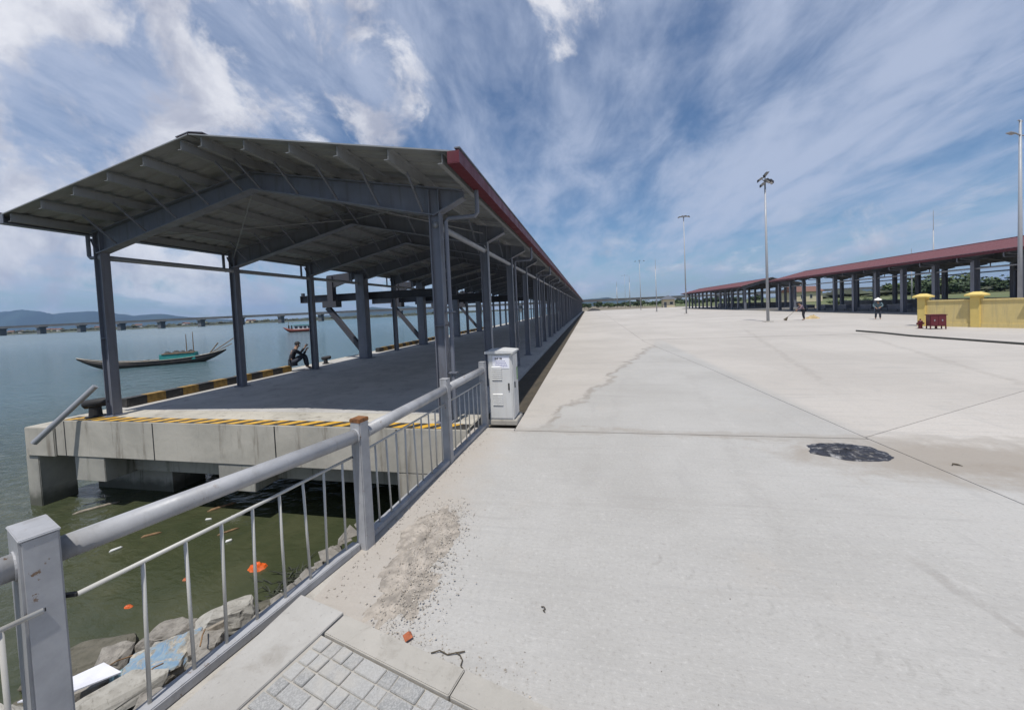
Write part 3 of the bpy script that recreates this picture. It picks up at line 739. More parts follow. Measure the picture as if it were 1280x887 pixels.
for i, lab in enumerate(('steel crane beam bracket with diagonal brace nearest the seated man, sticking out over the water', 'second steel crane beam bracket down the quay', 'third steel crane beam bracket down the quay', 'fourth steel crane beam bracket down the quay')):
    bracket(15.75+6.3*i, lab)
# ------------------------------------------------------------------ fence
fence = thing('railing', 'grey steel railing with thick top tube and thin upright rods above the water', 'railing')
FR = [(-2.86, -.62), (-2.33, 1.13), (-2.02, 2.79), (-1.90, 4.55), (-1.82, 6.04)]
FP = [(-3.04, -.62), (-2.465, 1.13), (-1.97, 2.79), (-1.90, 4.55), (-1.82, 6.04)]
m = MB(); m.box(-.054, .054, -.054, .054, -.45, 1.125); pm = m.mesh('post', 'fence_paint', bevel=.008)
for i, (x, y) in enumerate(FP):
    d = Vector(FP[min(i+1, 4)])-Vector(FP[max(i-1, 0)])
    p = link('post', pm, fence, (x, y, 0), math.atan2(d.y, d.x)-math.pi/2)
    if i < 2: p.scale = (2.4, 1.05, 1)
    if i == 2:
        m = MB(); m.box(-.057, .057, -.057, .057, 1.095, 1.131); q = m.obj('rusty_cap', 'rust', p, bevel=.006)
    else:
        m = MB(); m.box(-.0555, .0555, -.0555, .0555, 1.118, 1.128); m.obj('post_cap', 'fence_paint', p, bevel=.003)
def lerp(a, b, t): return tuple(a[i]+(b[i]-a[i])*t for i in range(len(a)))
m = MB(); m.tube([(0, 0, 0), (0, 0, 1)], .0115, 8)
for (a, b), (ra, rb), nb in zip(zip(FP[:-1], FP[1:]), zip(FR[:-1], FR[1:]), (8, 8, 9, 7)):
    d = (Vector(b)-Vector(a)).normalized(); e = .05
    p, q = Vector(a)+d*e, Vector(b)-d*e
    MB().tube([(*p, .985), (*q, .985)], .056, 20).obj('top_rail', 'fence_paint', fence, smooth=True)
    for w0, w1 in ((p, p+d*.012), (q-d*.012, q)): MB().tube([(*w0, .985), (*w1, .985)], .064, 20).obj('weld_collar', 'fence_paint', fence, smooth=False)
    d = (Vector(rb)-Vector(ra)).normalized(); p, q = Vector(ra)+d*e, Vector(rb)-d*e
    MB().tube([(*p, .80), (*lerp(p, q, .5), .795), (*q, .80)], .0115, 8).obj('middle_rail', 'fence_rod', fence, smooth=True)
    for end_, post_ in ((p, Vector(a)), (q, Vector(b))):
        if (end_-post_).length > .06: MB().bar((*post_, .80), (*end_, .80), .016, .016).obj('clamp', 'dark', fence)
    nrm = Vector((-d.y, d.x))*.045
    mm = MB(); mm.prism([tuple(p-nrm), tuple(q-nrm), tuple(q+nrm), tuple(p+nrm)], 'z', .0, .06); mm.obj('base_rail', 'fence_paint', fence, bevel=.006)
    for k in range(nb):
        t_ = (k+1.25)/(nb+.8) if k > 0 or nb else 0; s_ = lerp(p, q, t_)
        jx = random.uniform(-.012, .012)
        MB().tube([(s_[0]+jx, s_[1]+jx, .055), (s_[0], s_[1], .80)], .0092, 8).obj('rod', 'fence_rod', fence, smooth=True)
# concrete ledge under the railing
o = MB()
led = [(-2.97, -.62), (-2.42, 1.1), (-2.10, 2.8), (-2.02, 4.55), (-1.99, 5.8)]; led2 = [(-1.97, 5.8), (-1.80, 4.55), (-1.88, 2.8), (-2.02, 2.12), (-2.09, 1.1), (-2.6, -.62)]
o.prism(led[::-1]+led2[::-1], 'z', -.5, -.002); struct(o.obj('river_wall_ledge', 'kerb_concrete'))
# ------------------------------------------------------------------ control cabinet
cab = thing('control_cabinet', 'light grey electrical cabinet with louvred door and paper notice at the end of the railing', 'cabinet', (-1.55, 6.42, 0))
m = MB(); m.box(-.25, .27, -.24, .30, -.02, .07); m.obj('plinth', 'kerb_concrete', cab, bevel=.01)
m = MB(); m.box(-.22, .21, -.20, .26, .07, 1.24); m.obj('body', 'cabinet_paint', cab, bevel=.006)
m = MB(); m.prism([(-.26, 1.242), (.25, 1.242), (.25, 1.27), (.0, 1.295), (-.26, 1.28)][::-1], 'y', -.25, .30); m.obj('lid', 'cabinet_paint', cab)
m = MB(); m.box(-.20, .19, -.215, -.2005, .10, 1.22); dr = m.obj('door', 'cabinet_paint', cab, bevel=.004)
for z in [1.0-.035*i for i in range(7)]+[.52-.035*i for i in range(6)]:
    m = MB(); m.prism([(-.216, z), (-.232, z-.004), (-.216, z+.018)], 'x', -.15, .03); m.obj('louvre', 'cabinet_paint', dr)
    m = MB(); m.box(-.15, .03, -.2175, -.2155, z-.012, z-.002); m.obj('louvre_slot', 'dark', dr)
m = MB(); m.box(.135, .16, -.232, -.216, .60, .72); m.obj('handle', 'dark', dr)
m = MB(); m.box(.211, .224, -.17, .23, .10, 1.2); sd = m.obj('side_door', 'cabinet_paint', cab, bevel=.003)
m = MB(); m.box(.2245, .228, .12, .2, .72, .95); m.obj('sticker', 'green_sticker', sd)
m = MB(); m.box(.2245, .236, -.10, -.07, .62, .72); m.obj('handle', 'dark', sd)
m = MB(); m.box(-.13, .17, -.2195, -.2165, .98, 1.20); nt = m.obj('notice', 'white_paper', cab)
m = MB(); rr = random.Random(3); x = -.085
for w_ in (.018, .014, .02, 0, .022, .014):      # two illegible dark words
    if w_:
        m.box(x, x+w_*.35, -.2212, -.2200, 1.135, 1.17); m.box(x, x+w_, -.2212, -.2200, 1.135+rr.choice((0, .014, .028)), 1.143+rr.choice((.0, .012, .026)))
        m.box(x+w_*.65, x+w_, -.2212, -.2200, 1.137, 1.165)
    x += w_+.006 if w_ else .016
m.obj('notice_heading', 'ink', nt)
m = MB()
for z, a, b in ((1.105, -.07, .09), (1.075, -.07, .09), (1.045, -.08, .12), (1.015, .0, .13)):
    x = a
    while x < b: w_ = rr.uniform(.012, .03); m.box(x, x+w_, -.2212, -.2200, z, z+.009); x += w_+.006
m.obj('notice_lines', 'blue_ink', nt)
# ------------------------------------------------------------------ yard details
def blob(poly_r, n_, seed, z0, z1, jag=.15):
    rr = random.Random(seed); pts = []
    for k in range(n_):
        a = 2*math.pi*k/n_; r = 1+jag*(noise.noise(Vector((math.cos(a)*2, math.sin(a)*2, seed)))+rr.uniform(-.14, .14))
        pts.append((math.cos(a)*poly_r[0]*r, math.sin(a)*poly_r[1]*r))
    return pts
def lumpy(name, rx, ry, h, seed, mat, loc, nr=8, na=40, jag=.25, rough=.5, parent=None):
    rr = random.Random(seed); m_ = MB(); ring = blob((1, 1), na, seed, 0, 0, jag); vs = [(0, 0, h*.8)]; fs = []
    for j in range(1, nr+1):
        f = j/nr
        for (x, y) in ring:
            z = h*max(0, (1-f)**.7)*(1+rough*noise.noise(Vector((x*f*5, y*f*5, seed))))+(h*.35*rough*rr.uniform(-.3, 1) if j < nr else 0)
            vs.append((x*rx*f, y*ry*f, z if j < nr else 0))
    for k in range(na): fs.append((0, 1+k, 1+(k+1) % na))
    for j in range(nr-1):
        for k in range(na):
            a = 1+j*na+k; b = 1+j*na+(k+1) % na; fs.append((a, a+na, b+na, b))
    m_.add(vs, fs); return m_.obj(name, mat, parent, loc, smooth=False)
o = lumpy('tar_sheet', .43, .30, .022, 12, 'tar', (3.16, 5.36, .002), 12, 72, .20, 1.2)
tag(o, 'ragged black tar sheet lying flat on the concrete yard', 'tar sheet')
o = lumpy('sand_heap', .27, .56, .022, 4, 'sand', (-1.48, 2.95, -.003), 18, 80, .55, .9); stuff(o)
tag(o, 'spread heap of dry brown sand beside the railing', 'sand')
o = lumpy('sand_heap', .22, .32, .016, 9, 'sand', (-1.38, 2.36, -.003), 14, 64, .6, .9); stuff(o)
tag(o, 'thin smear of brown sand running down to the kerb', 'sand')
def pebble(rr, s_):
    vs = [Vector(v_)*s_*rr.uniform(.6, 1.2) for v_ in ((1, 0, 0), (-1, 0, 0), (0, 1, 0), (0, -1, 0), (0, 0, .8), (0, 0, -.5))]
    return vs, [(0, 2, 4), (2, 1, 4), (1, 3, 4), (3, 0, 4), (2, 0, 5), (1, 2, 5), (3, 1, 5), (0, 3, 5)]
def scatter(name, label, n_, fn, mat, seed, smin, smax):
    rr = random.Random(seed); m_ = MB()
    for _ in range(n_):
        p = fn(rr); vs, fs = pebble(rr, smin+(smax-smin)*rr.random()**3); a = rr.random()*6.28; ca, sa = math.cos(a), math.sin(a)
        m_.add([(p[0]+v_.x*ca-v_.y*sa, p[1]+v_.x*sa+v_.y*ca, p[2]+v_.z) for v_ in vs], fs)
    o_ = stuff(m_.obj(name, mat)); tag(o_, label, 'debris'); return o_
def heapfn(rr):
    t_ = rr.random(); c_ = lerp((-1.45, 3.45), (-1.25, 2.1), t_)
    return (c_[0]+rr.gauss(0, .13), c_[1]+rr.gauss(0, .14), .004+.016*rr.random())
scatter('gravel', 'loose grit and small stones scattered over the sand heap', 4200, heapfn, 'grit', 1, .0014, .010)
def kfn(rr):
    x = -1.35+rr.random()**1.4*1.0; return (x, KX(x)+.03+abs(rr.gauss(0, .10)), .004)
scatter('gravel', 'grey grit gathered along the edge of the kerb', 600, kfn, 'grit', 2, .0014, .008)
def ffn(rr):
    y = 2.2+rr.random()*3.7; return (-2.0+.03*(y-2.2)+.05+abs(rr.gauss(0, .12)), y, .004)
scatter('gravel', 'pale grit lying along the foot of the railing', 700, ffn, 'sand', 3, .002, .010)
def yfn(rr):
    return (rr.uniform(-1.6, 5), 1.6+rr.random()**1.3*9, .003)
scatter('gravel', 'dark specks of grit spread over the concrete yard', 380, yfn, 'rock_grey', 4, .0015, .006)
m = MB(); vs, fs = pebble(random.Random(3), .042); m.add(vs, fs); o = m.obj('brick_chunk', 'brick_red', None, (-1.16, 2.0, .02)); tag(o, 'small orange-red brick fragment lying at the edge of the kerb', 'brick')
for i, (p, L, a, lab) in enumerate((((-.98, 1.93), .20, .15, 'thin dry twig lying by the brick fragment'), ((-.75, 1.86), .13, 2.2, 'short dark twig on the grit by the kerb'), ((-.35, 2.32), .05, 2.0, 'tiny dark stick alone on the concrete'))):
    m = MB(); ca, sa = math.cos(a), math.sin(a)
    m.tube([(p[0]+ca*L*k/4-sa*.012*math.sin(k*2), p[1]+sa*L*k/4+ca*.012*math.sin(k*2), .008+.006*(k % 2)) for k in range(5)], .0035, 5); tag(m.obj('twig', 'twig'), lab, 'twig')
for p, lab in (((3.98, 5.02), 'curled black leaf near the joint beside the tar sheet'),):
    m = MB(); m.tube([(p[0], p[1], .01), (p[0]+.03, p[1]+.03, .016), (p[0]+.07, p[1]+.02, .012), (p[0]+.09, p[1]-.01, .008)], [.003, .008, .008, .002], 6); tag(m.obj('leaf', 'twig'), lab, 'leaf')
# hose across the yard
m = MB(); hp = [(14.0, 22.9), (14.1, 21.5), (14.05, 19.5), (14.3, 17.6), (14.5, 15.8), (14.6, 13.5), (15.4, 10.5), (17, 7)]
m.tube([(x+.05*math.sin(i*2.), y, .035) for i, (x, y) in enumerate(hp)], .045, 8); tag(m.obj('hose', 'rope', smooth=True), 'long dark hose lying across the concrete in front of the yellow wall', 'hose')
# ------------------------------------------------------------------ yellow wall, red box, red hydrant
wd = Vector((1.75, -3.3)).normalized(); wrot = math.atan2(wd.y, wd.x)
wall = thing('boundary_wall', 'yellow rendered boundary wall with capped pillars beside the red sheds', 'wall', (18.75, 25.3, 0), wrot)
for k in range(4):
    x0 = k*2.05
    if k in (0, 1, 2, 3):
        pl_ = MB(); w_ = .17
        pl_.box(x0-w_, x0+w_, -.2, .2, 0, 1.62); pl = pl_.obj('pillar', 'pillar_yellow', wall, bevel=.01)
        cp = MB(); cp.add([(x0-.32, -.34, 1.62), (x0+.32, -.34, 1.62), (x0+.32, .34, 1.62), (x0-.32, .34, 1.62), (x0-.32, -.34, 1.70), (x0+.32, -.34, 1.70), (x0+.32, .34, 1.70), (x0-.32, .34, 1.70), (x0-.1, -.1, 1.84), (x0+.1, -.1, 1.84), (x0+.1, .1, 1.84), (x0-.1, .1, 1.84)],
               [(3, 2, 1, 0), (0, 1, 5, 4), (1, 2, 6, 5), (2, 3, 7, 6), (3, 0, 4, 7), (4, 5, 9, 8), (5, 6, 10, 9), (6, 7, 11, 10), (7, 4, 8, 11), (8, 9, 10, 11)])
        cp.obj('cap', 'pillar_yellow', pl)
    if k < 3:
        x1 = x0+2.05-.175; xa = x0+.175
        m = MB(); m.box(xa, x1, -.09, .09, 0, 1.36); m.obj('wall_panel', 'wall_yellow', wall)
        m = MB(); m.box(xa, x1, -.13, .13, 1.361, 1.46); m.obj('coping', 'wall_yellow', wall, bevel=.01)
        m = MB(); m.box(xa, x1, -.13, -.0905, 0, .2); m.obj('base_band', 'wall_yellow', wall)
t = thing('red_cabinet', 'dark red metal cabinet on four legs in front of the yellow wall', 'cabinet', (17.62, 23.05, 0), -.25)
m = MB(); m.box(-.30, .30, -.2, .2, .16, .72); m.obj('body', 'red_paint', t, bevel=.01)
m = MB(); m.box(-.33, .33, -.23, .23, .721, .76); m.obj('lid', 'red_paint', t, bevel=.006)
for a, b in ((-.28, -.215), (.005, -.215)):
    m = MB(); m.box(a, a+.275, -.215, -.201, .19, .70); d = m.obj('door', 'red_paint', t, bevel=.004); m = MB(); m.box(a+.12, a+.16, -.23, -.216, .42, .5); m.obj('handle', 'galv', d)
m = MB(); m.box(-.02, .02, -.02, .02, 0, .16); lg = m.mesh('leg', 'red_paint')
for a in (-.28, .28):
    for b in (-.18, .18): link('leg', lg, t, (a, b, 0))
m = MB(); m.tube([(0, 0, .0), (0, 0, .16)], .05, 8); m.obj('outlet_pipe', 'red_paint', t)
t = thing('fire_hydrant', 'small red hydrant on the yard beside the red cabinet', 'hydrant', (17.35, 23.6, 0), .4)
m = MB(); m.tube([(0, 0, 0), (0, 0, .03), (0, 0, .03), (0, 0, .32), (0, 0, .38), (0, 0, .44)], [.12, .12, .08, .085, .11, .05], 12); m.obj('body', 'red_paint', t, smooth=False)
m = MB(); m.tube([(-.2, 0, .27), (.2, 0, .27)], .06, 10); m.obj('nozzle', 'red_paint', t, smooth=False)
m = MB(); m.tube([(0, 0, .44), (0, 0, .52)], .03, 6); m.obj('spindle', 'red_paint', t)
# ------------------------------------------------------------------ masts and lamps
def flood_mast(x, y, h, heads, label, rot=0.):
    t_ = thing('floodlight_mast', label, 'lamp post', (x, y, 0), rot, 'lamp masts over the yard')
    MB().box(-.3, .3, -.3, .3, 0, .06).obj('foot', 'kerb_concrete', t_)
    MB().tube([(0, 0, .06), (0, 0, h)], [.115, .06], 12).obj('pole', 'mast_paint', t_, smooth=True)
    for (dx, dz, ax) in heads:
        a_ = MB(); a_.bar((0, 0, h+dz*.5-.1), (dx*.55, -.1, h+dz), .05, .05); arm = a_.obj('arm', 'mast_paint', t_)
        hd = MB(); ca, sa = math.cos(ax), math.sin(ax); o_ = Vector((dx, -.15, h+dz))
        def pt(px, py, pz): return (o_.x+px*ca-pz*sa, o_.y+py, o_.z+px*sa+pz*ca)
        vs_ = [pt(*q) for q in ((-.24, -.2, -.08), (.24, -.2, -.08), (.24, .2, -.08), (-.24, .2, -.08), (-.15, -.12, .1), (.15, -.12, .1), (.15, .12, .1), (-.15, .12, .1))]
        hd.add(vs_, [(3, 2, 1, 0), (4, 5, 6, 7), (0, 1, 5, 4), (1, 2, 6, 5), (2, 3, 7, 6), (3, 0, 4, 7)]); hob = hd.obj('floodlight', 'dark', t_)
        gl = MB(); gl.add([pt(*q) for q in ((-.2, -.17, -.083), (.2, -.17, -.083), (.2, .17, -.083), (-.2, .17, -.083))], [(3, 2, 1, 0)]); gl.obj('lens', 'lamp_glass', hob)
    return t_
flood_mast(14.79, 34.58, 11.7, ((-.42, .12, .6), (.0, .5, .9), (.15, .0, -.7), (-.25, -.3, .7), (.38, -.1, -.8)), 'tall grey mast with a cluster of dark floodlights, right of the yard centre')
flood_mast(15.93, 65.43, 15.9, ((-.7, .0, .3), (.7, .0, -.3), (-.25, .1, .2), (.25, .1, -.2)), 'tall grey mast with a wide pair of floodlights in front of the farther red shed')
flood_mast(16.6, 123.7, 15.6, ((-1.3, 0, .2), (1.3, 0, -.2), (0, .2, 0)), 'mast left of the guard booth with a wide flat head')
flood_mast(22.2, 231., 19.4, ((-1.5, 0, .2), (1.5, 0, -.2), (0, .2, 0)), 'far mast with a flat dark head at the end of the yard')
for x, y, h, lab in ((15.4, 89.1, 12.2, 'thin bare mast just left of the guard booth'), (24.3, 322, 21.3, 'leftmost thin mast far beyond the yard end'), (26.6, 247, 20, 'thin far mast between two other far masts'), (30.9, 230, 17.5, 'faint thin far mast right of the flat-headed one'), (38.5, 50.6, 11.0, 'thin lightning mast rising behind the roof of the nearer red shed'), (47.5, 66, 8.4, 'short lightning mast above the roof of the farther part of the nearer red shed')):
    t = thing('thin_mast', lab, 'mast', (x, y, 0), 0, 'thin masts')
    f = max(1., y/60)
    MB().tube([(0, 0, .05), (0, 0, h*.8)], [.08*f, .05*f], 8).obj('pole', 'mast_paint', t, smooth=True)
    MB().tube([(0, 0, h*.8), (0, 0, h)], [.035*f, .02*f], 6).obj('spike', 'mast_paint', t); MB().box(-.25, .25, -.25, .25, 0, .05).obj('foot', 'kerb_concrete', t)
t = thing('street_lamp', 'tall grey street lamp with two outstretched arms at the right edge, behind the yellow wall', 'lamp post', (24.05, 26.3, 0), .55)
MB().box(-.3, .3, -.3, .3, 0, .06).obj('foot', 'kerb_concrete', t)
MB().tube([(0, 0, .06), (0, 0, 5), (0, 0, 11.3)], [.10, .085, .05], 12).obj('pole', 'mast_paint', t, smooth=True)
MB().bar((-.25, 0, 11.25), (.25, 0, 11.25), .05, .05).obj('top_bracket', 'mast_paint', t)
for s_ in (-1, 1):
    MB().tube([(0, 0, 10.45), (s_*.5, 0, 10.50), (s_*.8, 0, 10.40+.05)], .035, 8).obj('arm', 'mast_paint', t, smooth=True)
    MB().box(s_*1.05-.3, s_*1.05+.3, -.11, .11, 10.40, 10.48).obj('lamp_head', 'mast_paint', t, bevel=.02)
# guard booth
t = thing('guard_booth', 'small cream guard booth with dark pyramid roof at the end of the yard', 'booth', (32.3, 161, 0))
MB().box(-2.2, 2.2, -1.8, 1.8, 0, 3.3).obj('wall', 'house_wall', t)
m = MB(); m.add([(-3.2, -2.8, 3.3), (3.2, -2.8, 3.3), (3.2, 2.8, 3.3), (-3.2, 2.8, 3.3), (0, 0, 5.0)], [(3, 2, 1, 0), (0, 1, 4), (1, 2, 4), (2, 3, 4), (3, 0, 4)]); m.obj('roof', 'roof_dark', t)
MB().box(-1.9, -.9, -1.86, -1.8, 0, 2.2).obj('door', 'roof_dark', t)
m = MB(); m.box(.2, 1.6, -1.85, -1.8, 1.1, 2.3); w_ = m.obj('window', 'house_white', t); MB().box(.3, 1.5, -1.87, -1.851, 1.2, 2.2).obj('pane', 'glass_dark', w_)
for x, y, lab in ((-7, 188, 'dark covered pile lying where the shed meets the yard end'), (2.2, 150, 'low dark heap on the far end of the yard')):
    o = lumpy('covered_pile', 2.6, 1.6, 1.0, int(y), 'dark', (x, y, -.05), 6, 24, .3, .4); tag(o, lab, 'pile', 'dark piles at the yard end')
o = lumpy('rubbish_pile', .55, .35, .3, 44, 'straw', (19.35, 37.0, 0), 6, 24, .3, .6); tag(o, 'small pile of swept rubbish beside the sweeping woman', 'pile')
# ------------------------------------------------------------------ people
def skin_mesh(name, verts, edges, radii, mat, root=0, sub=1):
    me_ = bpy.data.meshes.new(name); me_.from_pydata([tuple(v_) for v_ in verts], edges, [])
    o_ = bpy.data.objects.new(name, me_); COL.objects.link(o_)
    sk = o_.modifiers.new('s', 'SKIN')
    for i, r in enumerate(radii):
        rx, ry = r if isinstance(r, tuple) else (r, r)
        me_.skin_vertices[0].data[i].radius = (rx, ry); me_.skin_vertices[0].data[i].use_root = (i == root)
    sk.use_smooth_shade = True
    sb = o_.modifiers.new('d', 'SUBSURF'); sb.levels = sb.render_levels = sub
    dg = bpy.context.evaluated_depsgraph_get(); dg.update()
    nm = bpy.data.meshes.new_from_object(o_.evaluated_get(dg)); nm.name = name
    bpy.data.objects.remove(o_); nm.materials.clear(); nm.materials.append(M[mat]); return nm
def person(label, loc, rotz, J_, scale, shirt, trousers, hat=None, group=None, sleeves=True):
    """J_: joint positions in metres for a 1.62 m person, x right, y forward, z up"""
    t_ = thing('person', label, 'person', loc, rotz, group); t_.scale = (scale,)*3
    V = {k_: Vector(v_) for k_, v_ in J_.items()}
    hd = (V['head']-V['neck']).normalized()
    names = ['pelvis', 'waist', 'chest', 'neck', 'head', 'crown', 'shL', 'elL', 'wrL', 'shR', 'elR', 'wrR', 'hipL', 'knL', 'anL', 'toL', 'hipR', 'knR', 'anR', 'toR']
    V['crown'] = V['head']+hd*.10
    rad = dict(pelvis=(.13, .10), waist=(.115, .09), chest=(.14, .10), neck=.05, head=(.078, .092), crown=.055, shL=.055, elL=.038, wrL=.026, shR=.055, elR=.038, wrR=.026, hipL=.085, knL=.055, anL=.036, toL=.03, hipR=.085, knR=.055, anR=.036, toR=.03)
    ed = [('pelvis', 'waist'), ('waist', 'chest'), ('chest', 'neck'), ('neck', 'head'), ('head', 'crown'), ('chest', 'shL'), ('shL', 'elL'), ('elL', 'wrL'), ('chest', 'shR'), ('shR', 'elR'), ('elR', 'wrR'), ('pelvis', 'hipL'), ('hipL', 'knL'), ('knL', 'anL'), ('anL', 'toL'), ('pelvis', 'hipR'), ('hipR', 'knR'), ('knR', 'anR'), ('anR', 'toR')]
    ix = {n_: i for i, n_ in enumerate(names)}
    vs_ = [V[n_] for n_ in names]; es = [(ix[a], ix[b]) for a, b in ed]; rs_ = [rad[n_] for n_ in names]
    for sd_ in 'LR':
        w_ = V['wr'+sd_]; d = (w_-V['el'+sd_]).normalized(); sdv = d.orthogonal().normalized(); nv = d.cross(sdv)
        pi_ = len(vs_); vs_.append(w_+d*.05); rs_.append((.03, .02)); es.append((ix['wr'+sd_], pi_))
        for k_, (off, ln) in enumerate(((-.03, .075), (-.01, .085), (.01, .08), (.03, .065))):
            vs_ += [w_+d*.085+sdv*off, w_+d*(.085+ln*.6)+sdv*off*1.1+nv*.012, w_+d*(.08+ln*.85)+sdv*off*1.1+nv*.035]; rs_ += [.010, .009, .007]
            q = len(vs_); es += [(pi_, q-3), (q-3, q-2), (q-2, q-1)]
        vs_ += [w_+d*.06+sdv*-.045, w_+d*.095+sdv*-.058+nv*.015]; rs_ += [.010, .008]; q = len(vs_); es += [(pi_, q-2), (q-2, q-1)]
    link('body', skin_mesh('body', vs_, es, rs_, 'skin'), t_)
    def sub(name, nl, mat, grow, trim=None):
        i2 = {n_: i for i, n_ in enumerate(nl)}; e2 = [(i2[a], i2[b]) for a, b in ed if a in i2 and b in i2]
        r2 = [tuple(q+grow for q in rad[n_]) if isinstance(rad[n_], tuple) else rad[n_]+grow for n_ in nl]
        v2 = [V[n_] for n_ in nl]
        if trim:
            for k_, (to, f) in trim.items(): v2[i2[k_]] = V[k_].lerp(V[to], f)
        return link(name, skin_mesh(name, v2, e2, r2, mat), t_)
    sub('shirt', ['pelvis', 'waist', 'chest', 'shL', 'elL', 'wrL', 'shR', 'elR', 'wrR'], shirt, .018, {'wrL': ('elL', .15), 'wrR': ('elR', .15)})
    sub('trousers', ['pelvis', 'hipL', 'knL', 'anL', 'hipR', 'knR', 'anR'], trousers, .022, {'anL': ('knL', .08), 'anR': ('knR', .08)})
    h = V['head']+hd*.045
    m_ = MB(); f = Vector((0, 1, 0)); f = (f-hd*f.dot(hd)).normalized(); sdv = hd.cross(f)
    # face: eyes, nose, mouth, ears
    fm = MB()
    for s_ in (-1, 1): fm.tube([h+f*.082+sdv*.03*s_-hd*.03, h+f*.090+sdv*.03*s_-hd*.03], .012, 6)
    fm.tube([h+f*.09-hd*.085-sdv*.02, h+f*.09-hd*.085+sdv*.02], .006, 5); fm.obj('eyes_and_mouth', 'hair', t_)
    fm = MB(); fm.tube([h+f*.085-hd*.025, h+f*.108-hd*.06], [.008, .016], 6)
    for s_ in (-1, 1): fm.tube([h+sdv*.082*s_-hd*.02, h+sdv*.086*s_-hd*.07], [.018, .012], 6)
    fm.obj('nose_and_ears', 'skin', t_)
    bm = bmesh.new(); bmesh.ops.create_icosphere(bm, subdivisions=2, radius=1)
    for v_ in bm.verts:
        c_ = v_.co.copy(); v_.co = h+sdv*c_.x*.098+f*(c_.y*.108-.012)+hd*(max(c_.z, -.55 if c_.y < .2 else .25)*.095+.012)
    me_ = bpy.data.meshes.new('hair'); bm.to_mesh(me_); bm.free(); me_.materials.append(M['hair']); link('hair', me_, t_)
    if hat == 'cone':
        m_ = MB(); m_.tube([h+hd*.03, h+hd*.045, h+hd*.21], [.23, .22, .006], 20, False); m_.obj('conical_hat', 'hat_white', t_)
        m_ = MB(); m_.tube([h-hd*.13, h-hd*.02], [.10, .105], 14, False); m_.obj('scarf', 'cloth_dark', t_)
    elif hat == 'cap':
        m_ = MB(); m_.tube([h+hd*.03, h+hd*.06, h+hd*.115], [.115, .11, .05], 16); m_.prism
        m_.obj('cap', 'cloth_dark', t_); MB().bar(h+f*.08+hd*.04, h+f*.2+hd*.025, .13, .012).obj('cap_peak', 'cloth_dark', t_)
    return t_
stand = dict(pelvis=(0, 0, .86), waist=(0, .02, 1.02), chest=(0, .04, 1.23), neck=(0, .05, 1.38), head=(0, .08, 1.50), shL=(-.18, .03, 1.32), elL=(-.25, .06, 1.05), wrL=(-.2, .22, .88), shR=(.18, .03, 1.32), elR=(.25, .04, 1.06), wrR=(.2, .2, .86),
             hipL=(-.09, 0, .84), knL=(-.11, .06, .46), anL=(-.12, .0, .08), toL=(-.13, .16, .04), hipR=(.09, 0, .84), knR=(.12, .03, .46), anR=(.14, -.06, .08), toR=(.16, .1, .04))
sweep = dict(stand); sweep.update(waist=(0, .08, 1.0), chest=(0, .2, 1.18), neck=(0, .28, 1.31), head=(0, .36, 1.42), shL=(-.18, .2, 1.26), elL=(-.22, .3, 1.0), wrL=(-.1, .5, .92), shR=(.18, .2, 1.26), elR=(.24, .32, 1.0), wrR=(.02, .52, .82))
AX, AY = 17.73, 35.15
person('woman in mauve top and dark trousers sweeping the yard with a long broom', (AX, AY, 0), R(82), sweep, .98, 'cloth_mauve', 'cloth_dark', 'cap')
t = thing('broom', 'long-handled broom held by the sweeping woman', 'broom', (AX, AY, 0), R(82))
MB().tube([(-.1, .46, 1.02), (.06, 1.15, .28)], .016, 6).obj('handle', 'grey_wood', t); MB().tube([(.05, 1.12, .31), (.09, 1.32, .02)], [.03, .16], 8).obj('bristles', 'twig', t)
pb = dict(stand); pb.update(wrL=(-.12, .25, .98), wrR=(.14, .25, .95), elL=(-.27, .08, 1.08), elR=(.28, .08, 1.08))
person('person in a white conical hat and teal top standing before the nearer red shed', (21.5, 32.85, 0), R(150), pb, .95, 'cloth_teal', 'cloth_navy', 'cone')
sit = dict(pelvis=(0, 0, .10), waist=(0, .03, .27), chest=(0, .12, .46), neck=(0, .18, .60), head=(0, .23, .72), shL=(-.18, .12, .55), elL=(-.24, .36, .42), wrL=(-.12, .5, .62), shR=(.18, .12, .55), elR=(.24, .36, .36), wrR=(.14, .48, .52),
           hipL=(-.1, .05, .10), knL=(-.15, .45, .36), anL=(-.14, .52, -.12), toL=(-.14, .68, -.17), hipR=(.1, .05, .10), knR=(.15, .45, .36), anR=(.14, .52, -.12), toR=(.14, .68, -.17))
person('man in dark clothes sitting hunched on the end of the striped kerb, hand raised', (-11.36, 12.12, .225), R(-38), sit, 1.05, 'cloth_grey', 'cloth_navy')
# ------------------------------------------------------------------ river bank, rocks, floating rubbish
m = MB(); gx = 34; gy = 26; rr = random.Random(2)
for j in range(gy+1):
    for i in range(gx+1):
        y = -2.5+8.3*j/gy; s_ = i/gx
        fx = (-2.9+(y+.62)*.31 if y < 1.1 else -2.35+.14*(y-1.1) if y < 2.8 else -2.12) - .02
        x = fx-s_*5.2*(1-.35*max(0, min(1, (y-3.2)/2)))
        z = -.25-1.55*min(1, s_*3.2)-.85*max(0, s_-.3)+.16*noise.noise(Vector((x*2, y*2, 1)))+.05*noise.noise(Vector((x*7, y*7, 4)))-.5*max(0, min(1, (y-3.4)/1.2))
        if i == 0: z = -.3
        m.v.append((x, y, z))
for j in range(gy):
    for i in range(gx):
        a = j*(gx+1)+i; m.f.append([a, a+gx+1, a+gx+2, a+1]); m.mi.append(0)
struct(m.obj('river_bank', 'mud'))
